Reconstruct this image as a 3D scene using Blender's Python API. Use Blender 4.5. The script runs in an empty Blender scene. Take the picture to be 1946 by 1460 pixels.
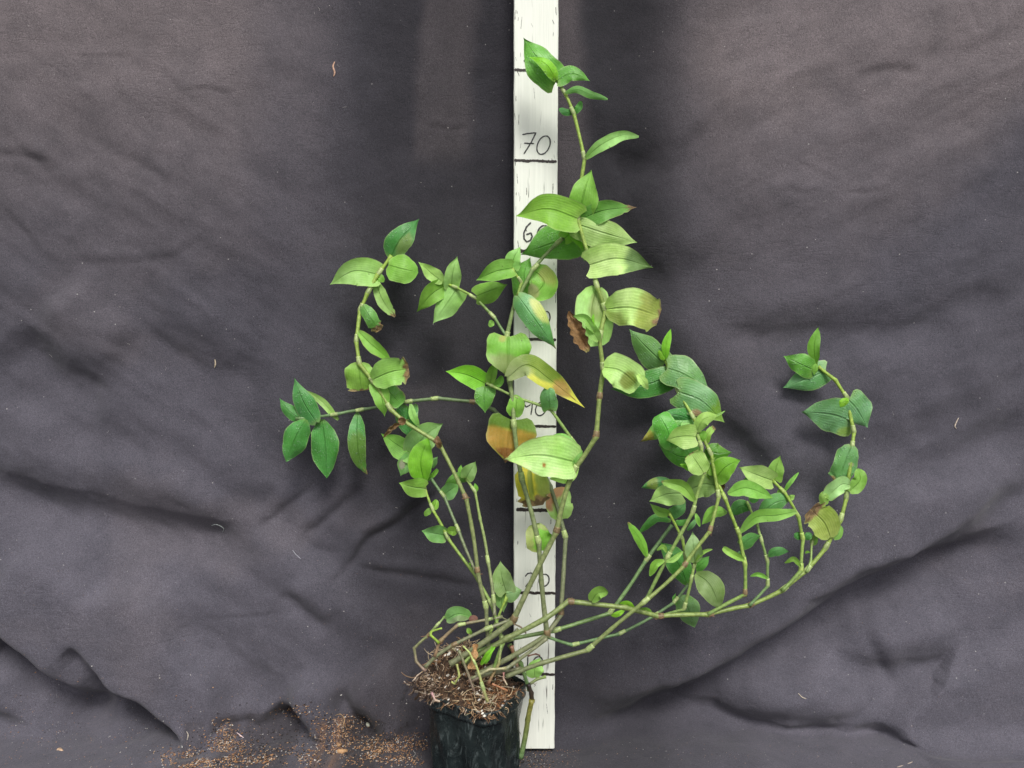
import bpy, math, random
import numpy as np
from mathutils import Vector
from math import sin, cos, pi, radians

random.seed(7)
rng = np.random.default_rng(7)
scene = bpy.context.scene
COL = scene.collection

# ------------------------------------------------------------------ camera
F, CX, CY = 1700.0, 973.0, 730.0
CAM_D, CAM_H, PITCH = 1.0263, 0.5569, 0.10525
cam_d = bpy.data.cameras.new('camera')
cam = bpy.data.objects.new('camera', cam_d)
COL.objects.link(cam)
cam.location = (0, -CAM_D, CAM_H)
cam.rotation_euler = (pi / 2 - PITCH, 0, 0)
cam_d.sensor_width = 36
cam_d.lens = F / 1946.0 * 36
cam_d.clip_start = 0.02
cam_d.clip_end = 50
scene.camera = cam

# ------------------------------------------------------------------ sky and light
SUN_EL, SUN_AZ = 47.0, 12.0     # height of the sun, degrees off the camera side towards the left
w = bpy.data.worlds.new('World'); scene.world = w; w.use_nodes = True
nt = w.node_tree; bg = nt.nodes['Background']
sky = nt.nodes.new('ShaderNodeTexSky'); sky.sky_type = 'NISHITA'; sky.sun_disc = False
sky.sun_elevation = radians(SUN_EL); sky.sun_rotation = radians(180 - SUN_AZ)
sky.dust_density = 4.0; sky.air_density = 1.0; sky.ozone_density = 1.0
hs = nt.nodes.new('ShaderNodeHueSaturation'); hs.inputs['Saturation'].default_value = 0.22
nt.links.new(sky.outputs[0], hs.inputs['Color']); nt.links.new(hs.outputs[0], bg.inputs[0])
bg.inputs[1].default_value = 0.115
sd = bpy.data.lights.new('sun', 'SUN'); sd.energy = 2.0; sd.angle = radians(17); sd.color = (1.0, 0.97, 0.92)
sun = bpy.data.objects.new('sun', sd); COL.objects.link(sun)
az = radians(SUN_AZ); el = radians(SUN_EL)
sun_dir = Vector((sin(az) * cos(el), -cos(az) * cos(el), sin(el)))
sun.rotation_euler = sun_dir.to_track_quat('Z', 'Y').to_euler(); sun.location = sun_dir * 3
scene.view_settings.view_transform = 'Standard'
scene.view_settings.look = 'None'
scene.view_settings.gamma = 1.0
scene.view_settings.exposure = 0.16
scene.view_settings.use_curve_mapping = False
scene.cycles.max_bounces = 6

# ------------------------------------------------------------------ picture <-> place
CP, SP = cos(PITCH), sin(PITCH)
def at(px, py, y=0.0):
    dx, dv = (px - CX) / F, -(py - CY) / F
    d = np.array([dx, CP + dv * SP, -SP + dv * CP])
    t = (y + CAM_D) / d[1]
    return np.array([d[0] * t, y, CAM_H + d[2] * t])
def at_z(px, py, z):
    dx, dv = (px - CX) / F, -(py - CY) / F
    d = np.array([dx, CP + dv * SP, -SP + dv * CP])
    t = (z - CAM_H) / d[2]
    return np.array([d[0] * t, -CAM_D + d[1] * t, z])
def project(P):
    P = np.asarray(P, float)
    Y = P[..., 1] + CAM_D; Z = P[..., 2] - CAM_H
    dep = Y * CP - Z * SP; up = Z * CP + Y * SP
    return CX + F * P[..., 0] / dep, CY - F * up / dep

# ------------------------------------------------------------------ numeric noise
_NT = {}
def vnoise(x, y, seed=0):
    if seed not in _NT: _NT[seed] = np.random.default_rng(seed).random((256, 256))
    r = _NT[seed]
    xi = np.floor(x).astype(int); yi = np.floor(y).astype(int)
    fx = x - xi; fy = y - yi
    fx = fx * fx * (3 - 2 * fx); fy = fy * fy * (3 - 2 * fy)
    a = r[xi % 256, yi % 256]; b = r[(xi + 1) % 256, yi % 256]
    c = r[xi % 256, (yi + 1) % 256]; d = r[(xi + 1) % 256, (yi + 1) % 256]
    return (a + (b - a) * fx) * (1 - fy) + (c + (d - c) * fx) * fy - 0.5
def fbm(x, y, seed=0, o=4):
    s = 0; a = 1.0
    for k in range(o):
        s = s + a * vnoise(x * 2 ** k + 13.7 * k, y * 2 ** k + 5.1 * k, seed + k); a *= 0.5
    return s
def sstep(a, b, x):
    t = np.clip((x - a) / (b - a), 0, 1); return t * t * (3 - 2 * t)

# ------------------------------------------------------------------ object helpers
def link(o, parent=None, **props):
    COL.objects.link(o)
    if parent is not None: o.parent = parent
    for k, v in props.items(): o[k] = v
    return o
class MB:
    """collects vertices, faces, a pigment per vertex and a uv per vertex"""
    def __init__(s): s.v = []; s.f = []; s.c = []; s.uv = []
    def add(s, vs, fs, col, uv=None):
        n = len(s.v)
        s.v += [tuple(map(float, p)) for p in vs]
        s.f += [tuple(i + n for i in f) for f in fs]
        if len(col) == 3 and not hasattr(col[0], '__len__'): s.c += [tuple(col)] * len(vs)
        else: s.c += [tuple(c) for c in col]
        s.uv += list(uv) if uv is not None else [(0.5, 0.5)] * len(vs)
    def grid(s, P, C, UV=None, close=False):
        n, m = len(P), len(P[0])
        vs = [p for r in P for p in r]
        cs = [c for r in C for c in r]
        uv = [u for r in UV for u in r] if UV is not None else None
        fs = []
        for i in range(n - 1):
            for j in range(m if close else m - 1):
                k = (j + 1) % m
                fs.append((i * m + j, i * m + k, (i + 1) * m + k, (i + 1) * m + j))
        s.add(vs, fs, cs, uv)
    def tube(s, pts, rad, cols, seg=8, caps=True):
        pts = [np.asarray(p, float) for p in pts]
        n = len(pts); P = []; C = []; UV = []
        up = np.array([0.13, -0.97, 0.2]); L = 0
        for i in range(n):
            t = pts[min(i + 1, n - 1)] - pts[max(i - 1, 0)]
            t = t / (np.linalg.norm(t) + 1e-12)
            a = np.cross(t, up)
            if np.linalg.norm(a) < 1e-3: a = np.cross(t, np.array([1.0, 0, 0]))
            a /= np.linalg.norm(a); b = np.cross(t, a)
            if i: L += np.linalg.norm(pts[i] - pts[i - 1])
            P.append([pts[i] + rad[i] * (cos(2 * pi * k / seg) * a + sin(2 * pi * k / seg) * b) for k in range(seg)])
            C.append([cols[i]] * seg); UV.append([(k / seg, L * 20) for k in range(seg)])
        n0 = len(s.v)
        s.grid(P, C, UV, close=True)
        if caps:
            s.f.append(tuple(n0 + k for k in range(seg))[::-1])
            s.f.append(tuple(n0 + (n - 1) * seg + k for k in range(seg)))
    def build(s, name, m, parent=None, smooth=True, **props):
        me = bpy.data.meshes.new(name)
        me.from_pydata(s.v, [], s.f)
        ca = me.color_attributes.new('tint', 'FLOAT_COLOR', 'POINT')
        arr = np.ones((len(s.v), 4), dtype=np.float32); arr[:, :3] = np.array(s.c, dtype=np.float32)
        ca.data.foreach_set('color', arr.ravel())
        uvl = me.uv_layers.new(name='UVMap')
        li = np.zeros(len(me.loops), dtype=np.int32); me.loops.foreach_get('vertex_index', li)
        uvl.data.foreach_set('uv', np.array(s.uv, dtype=np.float32)[li].ravel())
        if smooth: me.polygons.foreach_set('use_smooth', [True] * len(me.polygons))
        me.materials.append(m); me.update()
        return link(bpy.data.objects.new(name, me), parent, **props)

# ------------------------------------------------------------------ materials
def new_mat(name):
    m = bpy.data.materials.new(name); m.use_nodes = True
    t = m.node_tree; return m, t, t.nodes['Principled BSDF'], t.nodes['Material Output']
def node(t, kind, **kw):
    n = t.nodes.new(kind)
    for k, v in kw.items(): setattr(n, k, v)
    return n
def math_n(t, op, a, b=None, c=None, clamp=False):
    n = t.nodes.new('ShaderNodeMath'); n.operation = op; n.use_clamp = clamp
    for i, x in enumerate((a, b, c)):
        if x is None: continue
        if isinstance(x, (int, float)): n.inputs[i].default_value = x
        else: t.links.new(x, n.inputs[i])
    return n.outputs[0]
def mix_c(t, fac, a, b, mode='MIX'):
    n = t.nodes.new('ShaderNodeMix'); n.data_type = 'RGBA'; n.blend_type = mode
    for sock, x in ((n.inputs[0], fac), (n.inputs[6], a), (n.inputs[7], b)):
        if isinstance(x, (int, float)): sock.default_value = x
        elif isinstance(x, tuple): sock.default_value = (*x, 1)
        else: t.links.new(x, sock)
    return n.outputs[2]
def noise_n(t, vec, scale, detail=3, rough=0.55, dist=0.0):
    n = node(t, 'ShaderNodeTexNoise'); n.inputs['Scale'].default_value = scale
    n.inputs['Detail'].default_value = detail; n.inputs['Roughness'].default_value = rough
    n.inputs['Distortion'].default_value = dist
    if vec is not None: t.links.new(vec, n.inputs['Vector'])
    return n.outputs['Fac']
def rmap(t, x, a, b, c=0.0, d=1.0):
    n = node(t, 'ShaderNodeMapRange'); t.links.new(x, n.inputs[0])
    for i, v in enumerate((a, b, c, d)): n.inputs[i + 1].default_value = v
    return n.outputs[0]
def bump(t, h, strength, dist, nrm=None):
    n = node(t, 'ShaderNodeBump'); n.inputs['Strength'].default_value = strength; n.inputs['Distance'].default_value = dist
    t.links.new(h, n.inputs['Height'])
    if nrm is not None: t.links.new(nrm, n.inputs['Normal'])
    return n.outputs[0]
def tint(t): return node(t, 'ShaderNodeAttribute', attribute_name='tint').outputs['Color']
def scalev(t, vec, s):
    n = node(t, 'ShaderNodeVectorMath', operation='MULTIPLY'); t.links.new(vec, n.inputs[0]); n.inputs[1].default_value = s
    return n.outputs[0]
def objvec(t): return node(t, 'ShaderNodeTexCoord').outputs['Object']

def leaf_mat(name, rough, wet, trans):
    m, t, p, out = new_mat(name)
    uv = node(t, 'ShaderNodeUVMap').outputs[0]; ov = objvec(t)
    sep = node(t, 'ShaderNodeSeparateXYZ'); t.links.new(uv, sep.inputs[0]); u, v = sep.outputs[0], sep.outputs[1]
    a = math_n(t, 'ABSOLUTE', math_n(t, 'SUBTRACT', u, 0.5))         # 0 midrib .. .5 margin
    rib = math_n(t, 'MULTIPLY', rmap(t, a, 0.004, 0.045, 1, 0), rmap(t, v, 0.55, 0.95, 1, 0))
    wv = math_n(t, 'SINE', math_n(t, 'ADD', math_n(t, 'MULTIPLY', u, 82.0), math_n(t, 'MULTIPLY', noise_n(t, scalev(t, uv, (3, 5, 1)), 1.0, 2), 2.5)))
    edge = rmap(t, a, 0.455, 0.5)
    n1 = noise_n(t, ov, 95, 4, 0.6); n2 = noise_n(t, ov, 520, 3, 0.6); n3 = noise_n(t, ov, 32, 2)
    c = tint(t)
    c = mix_c(t, 1.0, c, mix_c(t, rmap(t, n1, 0.3, 0.7), (0.84, 0.88, 0.74), (1.18, 1.14, 1.2)), 'MULTIPLY')
    c = mix_c(t, 1.0, c, mix_c(t, rmap(t, n3, 0.35, 0.65), (0.92, 0.97, 0.72), (1.12, 1.06, 1.15)), 'MULTIPLY')
    c = mix_c(t, rmap(t, n2, 0.45, 0.75, 0, 0.16), c, (0.34, 0.50, 0.24), 'MIX')
    c = mix_c(t, rmap(t, wv, -1, 1, 0.0, 0.12), c, (0.62, 0.70, 0.5), 'MULTIPLY')
    c = mix_c(t, math_n(t, 'MULTIPLY', rib, 0.55), c, mix_c(t, 1.0, c, (0.58, 0.66, 0.5), 'MULTIPLY'))
    sp = node(t, 'ShaderNodeTexVoronoi'); sp.inputs['Scale'].default_value = 170; t.links.new(ov, sp.inputs['Vector'])
    spot = math_n(t, 'MULTIPLY', rmap(t, sp.outputs['Distance'], 0.08, 0.16, 1, 0), rmap(t, noise_n(t, ov, 45, 2), 0.62, 0.66))
    c = mix_c(t, math_n(t, 'MULTIPLY', spot, 0.75), c, (0.07, 0.045, 0.02))
    c = mix_c(t, math_n(t, 'MULTIPLY', edge, 0.45), c, (0.42, 0.5, 0.22))
    t.links.new(c, p.inputs['Base Color'])
    p.inputs['Roughness'].default_value = rough; p.inputs['Specular IOR Level'].default_value = 0.4
    h = math_n(t, 'ADD', math_n(t, 'MULTIPLY', wv, 0.07), math_n(t, 'MULTIPLY', n1, 1.2))
    h = math_n(t, 'SUBTRACT', h, math_n(t, 'MULTIPLY', rib, 1.1))
    nr = bump(t, n2, 0.35, 0.0004, bump(t, h, 0.6, 0.0012))
    if wet:
        vo = node(t, 'ShaderNodeTexVoronoi'); vo.inputs['Scale'].default_value = 420; t.links.new(ov, vo.inputs['Vector'])
        dr = math_n(t, 'MULTIPLY', rmap(t, vo.outputs['Distance'], 0.1, 0.45, 1, 0), rmap(t, noise_n(t, ov, 120, 3), 0.48, 0.58))
        nr = bump(t, dr, 0.6, 0.0008, nr)
        t.links.new(mix_c(t, math_n(t, 'MULTIPLY', dr, 0.35), c, (0.35, 0.46, 0.36)), p.inputs['Base Color'])
    t.links.new(nr, p.inputs['Normal'])
    tr = node(t, 'ShaderNodeBsdfTranslucent'); t.links.new(mix_c(t, 1.0, c, (0.98, 1.25, 0.45), 'MULTIPLY'), tr.inputs[0])
    mx = node(t, 'ShaderNodeMixShader'); mx.inputs[0].default_value = trans
    t.links.new(p.outputs[0], mx.inputs[1]); t.links.new(tr.outputs[0], mx.inputs[2]); t.links.new(mx.outputs[0], out.inputs[0])
    return m
M_UP = leaf_mat('leaf_upper', 0.36, True, 0.14)
M_UN = leaf_mat('leaf_under', 0.5, False, 0.24)

def stem_mat():
    m, t, p, out = new_mat('stem'); ov = objvec(t); c = tint(t)
    n1 = noise_n(t, ov, 260, 4, 0.65); n2 = noise_n(t, ov, 1300, 2)
    c = mix_c(t, 1.0, c, mix_c(t, rmap(t, n1, 0.35, 0.65), (0.68, 0.72, 0.62), (1.25, 1.2, 1.25)), 'MULTIPLY')
    c = mix_c(t, rmap(t, n2, 0.6, 0.72, 0, 0.45), c, (0.08, 0.05, 0.04))
    t.links.new(c, p.inputs['Base Color']); p.inputs['Roughness'].default_value = 0.42
    t.links.new(bump(t, n1, 0.3, 0.0008), p.inputs['Normal'])
    return m
M_STEM = stem_mat()
def bit_mat(name, rough, vary=0.35, sc=500):
    m, t, p, out = new_mat(name); ov = objvec(t); c = tint(t)
    n1 = noise_n(t, ov, sc, 4, 0.65)
    c = mix_c(t, 1.0, c, mix_c(t, rmap(t, n1, 0.3, 0.7), (1 - vary,) * 3, (1 + vary,) * 3), 'MULTIPLY')
    t.links.new(c, p.inputs['Base Color']); p.inputs['Roughness'].default_value = rough
    t.links.new(bump(t, n1, 0.6, 0.001), p.inputs['Normal'])
    return m
M_BIT = bit_mat('plant_litter', 0.8)
M_DRY = bit_mat('dry_leaf', 0.75, 0.45, 350)
M_INK = bit_mat('marker_ink', 0.5, 0.5, 900)
M_SOIL = bit_mat('soil', 0.95, 0.55, 600)

def cloth_mat():
    m, t, p, out = new_mat('black_fabric'); ov = objvec(t); c = tint(t)
    n_mid = noise_n(t, ov, 28, 5, 0.62); n_f = noise_n(t, ov, 420, 3, 0.7); n_ff = noise_n(t, ov, 1250, 2, 0.6)
    c = mix_c(t, 1.0, c, mix_c(t, rmap(t, n_mid, 0.3, 0.7), (0.86, 0.86, 0.87), (1.14, 1.12, 1.12)), 'MULTIPLY')
    c = mix_c(t, 1.0, c, mix_c(t, rmap(t, n_f, 0.3, 0.7), (0.87, 0.87, 0.88), (1.14, 1.14, 1.13)), 'MULTIPLY')
    c = mix_c(t, 1.0, c, mix_c(t, rmap(t, n_ff, 0.3, 0.7), (0.55, 0.55, 0.55), (1.50, 1.50, 1.50)), 'MULTIPLY')
    # lint: small pale specks caught in the weave
    vo = node(t, 'ShaderNodeTexVoronoi'); vo.inputs['Scale'].default_value = 62; t.links.new(ov, vo.inputs['Vector'])
    sp = math_n(t, 'MULTIPLY', rmap(t, vo.outputs['Distance'], 0.02, 0.06, 1, 0), rmap(t, noise_n(t, ov, 9, 2), 0.45, 0.5))
    c = mix_c(t, math_n(t, 'MULTIPLY', sp, 0.8), c, (0.45, 0.43, 0.42))
    t.links.new(c, p.inputs['Base Color']); p.inputs['Roughness'].default_value = 0.85
    p.inputs['Specular IOR Level'].default_value = 0.25
    p.inputs['Sheen Weight'].default_value = 0.12; p.inputs['Sheen Roughness'].default_value = 0.5
    # crumpling of the hung cloth, then the weave
    cr = noise_n(t, scalev(t, ov, (1, 1, 1.3)), 14, 5, 0.5, 0.15)
    cr2 = noise_n(t, scalev(t, ov, (2.2, 1, 0.7)), 26, 3, 0.5, 0.35)
    ridge = math_n(t, 'ABSOLUTE', math_n(t, 'SUBTRACT', cr2, 0.5))
    b1 = bump(t, cr, 0.35, 0.012)
    rot = node(t, 'ShaderNodeMapping'); rot.inputs['Rotation'].default_value = (0, radians(38), 0); rot.inputs['Scale'].default_value = (1, 1, 4.5); t.links.new(ov, rot.inputs['Vector'])
    cr3 = noise_n(t, rot.outputs[0], 13, 4, 0.55, 0.3); rid3 = math_n(t, 'ABSOLUTE', math_n(t, 'SUBTRACT', cr3, 0.5))
    sparse = rmap(t, noise_n(t, ov, 4.5, 2), 0.45, 0.6)
    b2 = bump(t, rmap(t, ridge, 0.0, 0.035), 0.12, 0.0012, b1)
    b2 = bump(t, math_n(t, 'MULTIPLY', rmap(t, rid3, 0.0, 0.03), sparse), 0.22, 0.0014, b2)
    wv = math_n(t, 'ADD', math_n(t, 'MULTIPLY', n_f, 1.0), n_ff)
    t.links.new(bump(t, wv, 0.42, 0.0011, b2), p.inputs['Normal'])
    return m
M_CLOTH = cloth_mat()

def board_mat():
    m, t, p, out = new_mat('white_painted_wood'); ov = objvec(t)
    g = noise_n(t, scalev(t, ov, (1, 1, 0.03)), 420, 4, 0.6, 0.3)
    big = noise_n(t, scalev(t, ov, (1, 1, 0.25)), 30, 4, 0.6)
    c = mix_c(t, rmap(t, g, 0.3, 0.7), (0.76, 0.785, 0.70), (0.87, 0.89, 0.80))
    c = mix_c(t, rmap(t, big, 0.35, 0.7, 0, 0.5), c, (0.90, 0.92, 0.84))
    crk = noise_n(t, scalev(t, ov, (1, 1, 0.045)), 300, 2, 0.5, 0.9)
    msk = noise_n(t, scalev(t, ov, (1, 1, 0.4)), 42, 3)
    k = math_n(t, 'MULTIPLY', rmap(t, crk, 0.655, 0.70), rmap(t, msk, 0.5, 0.6))
    c = mix_c(t, math_n(t, 'MULTIPLY', k, 0.85), c, (0.10, 0.09, 0.075))
    # worn arrises where the bare wood shows
    sep = node(t, 'ShaderNodeSeparateXYZ'); t.links.new(ov, sep.inputs[0])
    ed = math_n(t, 'ABSOLUTE', sep.outputs[0])
    wn = rmap(t, math_n(t, 'ADD', ed, math_n(t, 'MULTIPLY', noise_n(t, scalev(t, ov, (1, 1, .4)), 90, 4, .7), 0.004)), 0.0265, 0.0272)
    c = mix_c(t, math_n(t, 'MULTIPLY', wn, 0.8), c, (0.22, 0.18, 0.12))
    bt = rmap(t, math_n(t, 'ADD', sep.outputs[2], math_n(t, 'MULTIPLY', noise_n(t, scalev(t, ov, (1, 1, .3)), 160, 4, .7), 0.03)), 0.012, 0.022, 1, 0)
    c = mix_c(t, math_n(t, 'MULTIPLY', bt, 0.6), c, (0.36, 0.27, 0.16))
    t.links.new(c, p.inputs['Base Color']); p.inputs['Roughness'].default_value = 0.55
    hh = math_n(t, 'SUBTRACT', g, math_n(t, 'MULTIPLY', k, 2.0))
    t.links.new(bump(t, hh, 0.4, 0.0006), p.inputs['Normal'])
    return m
M_BOARD = board_mat()

def pot_mat():
    m, t, p, out = new_mat('black_plastic'); ov = objvec(t)
    n1 = noise_n(t, ov, 26, 5, 0.65); n2 = noise_n(t, ov, 160, 4, 0.7)
    c = mix_c(t, rmap(t, n1, 0.35, 0.75), (0.006, 0.010, 0.011), (0.020, 0.030, 0.030))
    c = mix_c(t, rmap(t, n2, 0.6, 0.8, 0, 0.5), c, (0.09, 0.10, 0.09))
    sc = noise_n(t, scalev(t, ov, (1, 1, 0.34)), 75, 5, 0.65, 2.2)
    c = mix_c(t, rmap(t, sc, 0.53, 0.69, 0, 0.6), c, (0.13, 0.16, 0.16))
    t.links.new(c, p.inputs['Base Color'])
    t.links.new(rmap(t, n1, 0.3, 0.7, 0.16, 0.36), p.inputs['Roughness'])
    t.links.new(bump(t, math_n(t, 'ADD', sc, math_n(t, 'MULTIPLY', n1, 0.6)), 0.55, 0.004), p.inputs['Normal'])
    return m
M_POT = pot_mat()

# ------------------------------------------------------------------ setting: hung black cloth running out over the floor
YC = 0.034
# soft folds: (points in picture coordinates of the hanging plane, half width px, depth m); the face below each line turns down
FOLDS = [
 ([(1062,1385),(1200,1335),(1320,1285),(1480,1205),(1640,1110),(1800,1035),(2000,965)], 24, .0120),
 ([(1230,1362),(1370,1352),(1500,1385),(1680,1372)], 22, .0065),
 ([(1660,1345),(1700,1398),(1800,1430),(1990,1470)], 26, .0140),
 ([(1500,1130),(1590,1128),(1690,1116),(1750,1085)], 9, .0028),
 ([(1380,1115),(1560,1085),(1700,1040),(1850,955),(2000,880)], 20, .0045),
 ([(1590,1100),(1640,1060),(1720,1040)], 8, .002),
 ([(1170,600),(1270,680),(1370,770),(1470,880),(1530,960)], 22, .0060),
 ([(1300,600),(1450,622),(1640,606),(1780,602),(1870,640)], 16, .0026),
 ([(1700,560),(1850,540),(1960,560)], 20, .002),
 ([(1650,880),(1800,830),(1960,740)], 34, .0045),
 ([(1640,1180),(1690,1250),(1730,1330)], 12, .0022),
 ([(1560,1230),(1700,1260),(1860,1240)], 18, .002),
 ([(1210,1230),(1260,1290),(1290,1340)], 9, .0012),
 ([(1500,300),(1560,325),(1600,345)], 4, .0009),
 ([(1590,362),(1640,360),(1695,348)], 5, .0012),
 ([(1490,355),(1530,362),(1560,352)], 5, .0010),
 ([(1140,290),(1180,270),(1250,300),(1300,330)], 24, .003),
 ([(1165,365),(1210,400),(1240,480),(1300,540)], 22, .004),
 ([(1620,140),(1680,125),(1760,135)], 9, .0014),
 ([(-60,1175),(0,1205),(60,1245),(130,1300),(240,1385)], 26, .0150),
 ([(-60,1330),(40,1370),(120,1420)], 22, .005),
 ([(125,1150),(170,1205),(230,1295),(300,1355),(400,1425)], 22, .0160),
 ([(-60,880),(90,918),(200,950),(380,985),(520,1010)], 27, .0055),
 ([(470,1012),(530,968),(600,915)], 8, .0022),
 ([(545,1040),(575,1015),(640,965),(705,905)], 9, .0030),
 ([(650,1085),(700,1022),(760,985),(840,920)], 9, .0048),
 ([(560,1025),(600,1045),(640,1052)], 7, .0014),
 ([(620,1112),(650,1085),(680,1055)], 7, .0020),
 ([(660,1070),(720,1082),(800,1095),(930,1118)], 8, .0022),
 ([(540,1118),(590,1165),(630,1198)], 14, .0038),
 ([(380,1176),(460,1174),(540,1168)], 4, .0008),
 ([(-20,292),(40,294),(110,306)], 6, .0016),
 ([(30,270),(70,300),(100,330)], 9, .0015),
 ([(360,172),(400,168),(445,182)], 5, .0013),
 ([(0,380),(40,430),(75,475)], 7, .0016),
 ([(300,120),(340,160),(365,185)], 6, .0010),
 ([(120,107),(200,104),(260,102)], 4, .0006),
 ([(40,600),(90,650),(130,690),(230,730)], 26, .0070),
 ([(250,600),(350,650),(430,690),(500,655)], 22, .0034),
 ([(90,490),(210,498),(320,486),(420,430)], 8, .0009),
 ([(240,280),(300,320),(330,350)], 10, .0012),
 ([(520,1330),(600,1400),(680,1430)], 16, .008),
 ([(640,1290),(690,1350),(730,1400),(800,1400)], 16, .006),
 ([(360,1440),(420,1375),(470,1365),(520,1400)], 12, .005),
 ([(800,232),(850,238),(890,226)], 5, .0011),
 ([(60,820),(180,800),(320,830)], 22, .0016),
]
# creases that run down the cloth: (points, half width, depth) pressed in ridges
CREASE = [
 ([(1806,10),(1785,90),(1765,170)], 5, .0016), ([(1780,10),(1768,90),(1752,150)], 6, -.0012),
 ([(1836,5),(1850,40),(1860,62)], 5, -.0012), ([(1450,0),(1446,90),(1450,170)], 5, .0008),
 ([(1905,0),(1900,60),(1890,120)], 6, .001), ([(433,0),(433,80),(431,145)], 3, -.0009), ([(22,0),(18,90),(12,180)], 4, -.0009),
 ([(1822,80),(1825,140),(1830,200)], 5, .0009),
]
def fold_eval(px, py, pts, wd, odd=True):
    """distance to a polyline, signed (plus = lower side), with its ends faded"""
    P = np.array(pts, float)
    seg = np.linalg.norm(np.diff(P, axis=0), axis=1); cum = np.concatenate([[0], np.cumsum(seg)]); T = cum[-1]
    best = np.full(px.shape, 1e9); sg = np.zeros(px.shape); al = np.zeros(px.shape)
    for i in range(len(P) - 1):
        a = P[i]; d = (P[i + 1] - a); L = seg[i]; d = d / L
        t = (px - a[0]) * d[0] + (py - a[1]) * d[1]
        tc = np.clip(t, 0, L)
        qx = px - (a[0] + tc * d[0]); qy = py - (a[1] + tc * d[1])
        r = np.hypot(qx, qy); m = r < best
        n = (-d[1], d[0]) if d[0] > 0 or (d[0] == 0) else (d[1], -d[0])
        sgn = np.sign(qx * n[0] + qy * n[1])
        best = np.where(m, r, best); sg = np.where(m, sgn, sg); al = np.where(m, (cum[i] + tc) / T, al)
    fade = sstep(0, .25, al) * sstep(0, .25, 1 - al)
    return best * sg, fade
def relief(X, Z):
    """how far the hanging cloth comes forward (m) at place X, Z"""
    P = np.stack([X, np.full_like(X, YC), Z], -1)
    px, py = project(P)
    wx = px + 10 * fbm(px / 90, py / 90, 41); wy = py + 10 * fbm(px / 90, py / 90, 45)
    h = 0.016 * fbm(X * 3.1 + 4, Z * 3.1, 3, 3) + 0.0035 * fbm(X * 12 + Z * 4, Z * 14 - X * 5, 9, 3)
    low = sstep(700, 1200, py)
    h = h + low * 0.005 * fbm(X * 9 - Z * 6, Z * 7 + X * 5, 17, 3)
    # long drapes: on the right they rise away from the foot of the board, on the left they fall towards it
    ar = radians(-27); al = radians(34)
    ur, vr = wx * cos(ar) + wy * sin(ar), -wx * sin(ar) + wy * cos(ar)
    ul, vl = wx * cos(al) + wy * sin(al), -wx * sin(al) + wy * cos(al)
    dr = fbm(ur / 620 + 3, vr / 105, 81, 2); dl = fbm(ul / 520 + 7, vl / 120, 86, 2)
    h = h + .026 * dr * sstep(1080, 1350, px) * sstep(560, 1050, py) + .028 * dl * sstep(860, 560, px) * sstep(620, 1080, py)
    h = h + .006 * fbm(ul / 260, vl / 60, 91, 3) * sstep(900, 300, px) * sstep(-100, 500, py) + .004 * fbm(ur / 230, vr / 60, 95, 3) * sstep(1150, 1500, px)
    for pts, wd, A in FOLDS:
        u, fd = fold_eval(wx, wy, pts, wd)
        q = u / wd
        q = np.where(q < 0, q * 0.62, q * 0.85)
        wd_ = wd * (1.55 if wd > 15 else .85); q = u / wd_; q = np.where(q < 0, q * 0.6, q * 0.9)
        h = h - ((1.6 + 1.9 * low) * 1.3 if wd > 15 else (1.5 + .3 * low) * (.62 if wd > 7 else .45)) * A * q * np.exp(0.5 - q * q / 2) * fd
    for pts, wd, A in CREASE:
        u, fd = fold_eval(wx, wy, pts, wd)
        h = h + A * np.exp(-(u / wd) ** 2) * fd
    # the cloth sinks back on both sides of the board, in hanging pleats
    h = h - 0.020 * np.exp(-((px - 890) / 75) ** 2) * sstep(1300, 700, py)
    h = h - 0.018 * np.exp(-((px - 1175) / 85) ** 2) * sstep(1250, 500, py)
    h = h + 0.006 * np.exp(-((px - 840) / 40) ** 2) * sstep(480, 280, py)
    h = h - 0.008 * np.exp(-((px - 700) / 70) ** 2) * sstep(900, 300, py)
    h = np.where(h > .008, .008 + .013 * np.tanh((h - .008) / .013), h)
    return h
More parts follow.
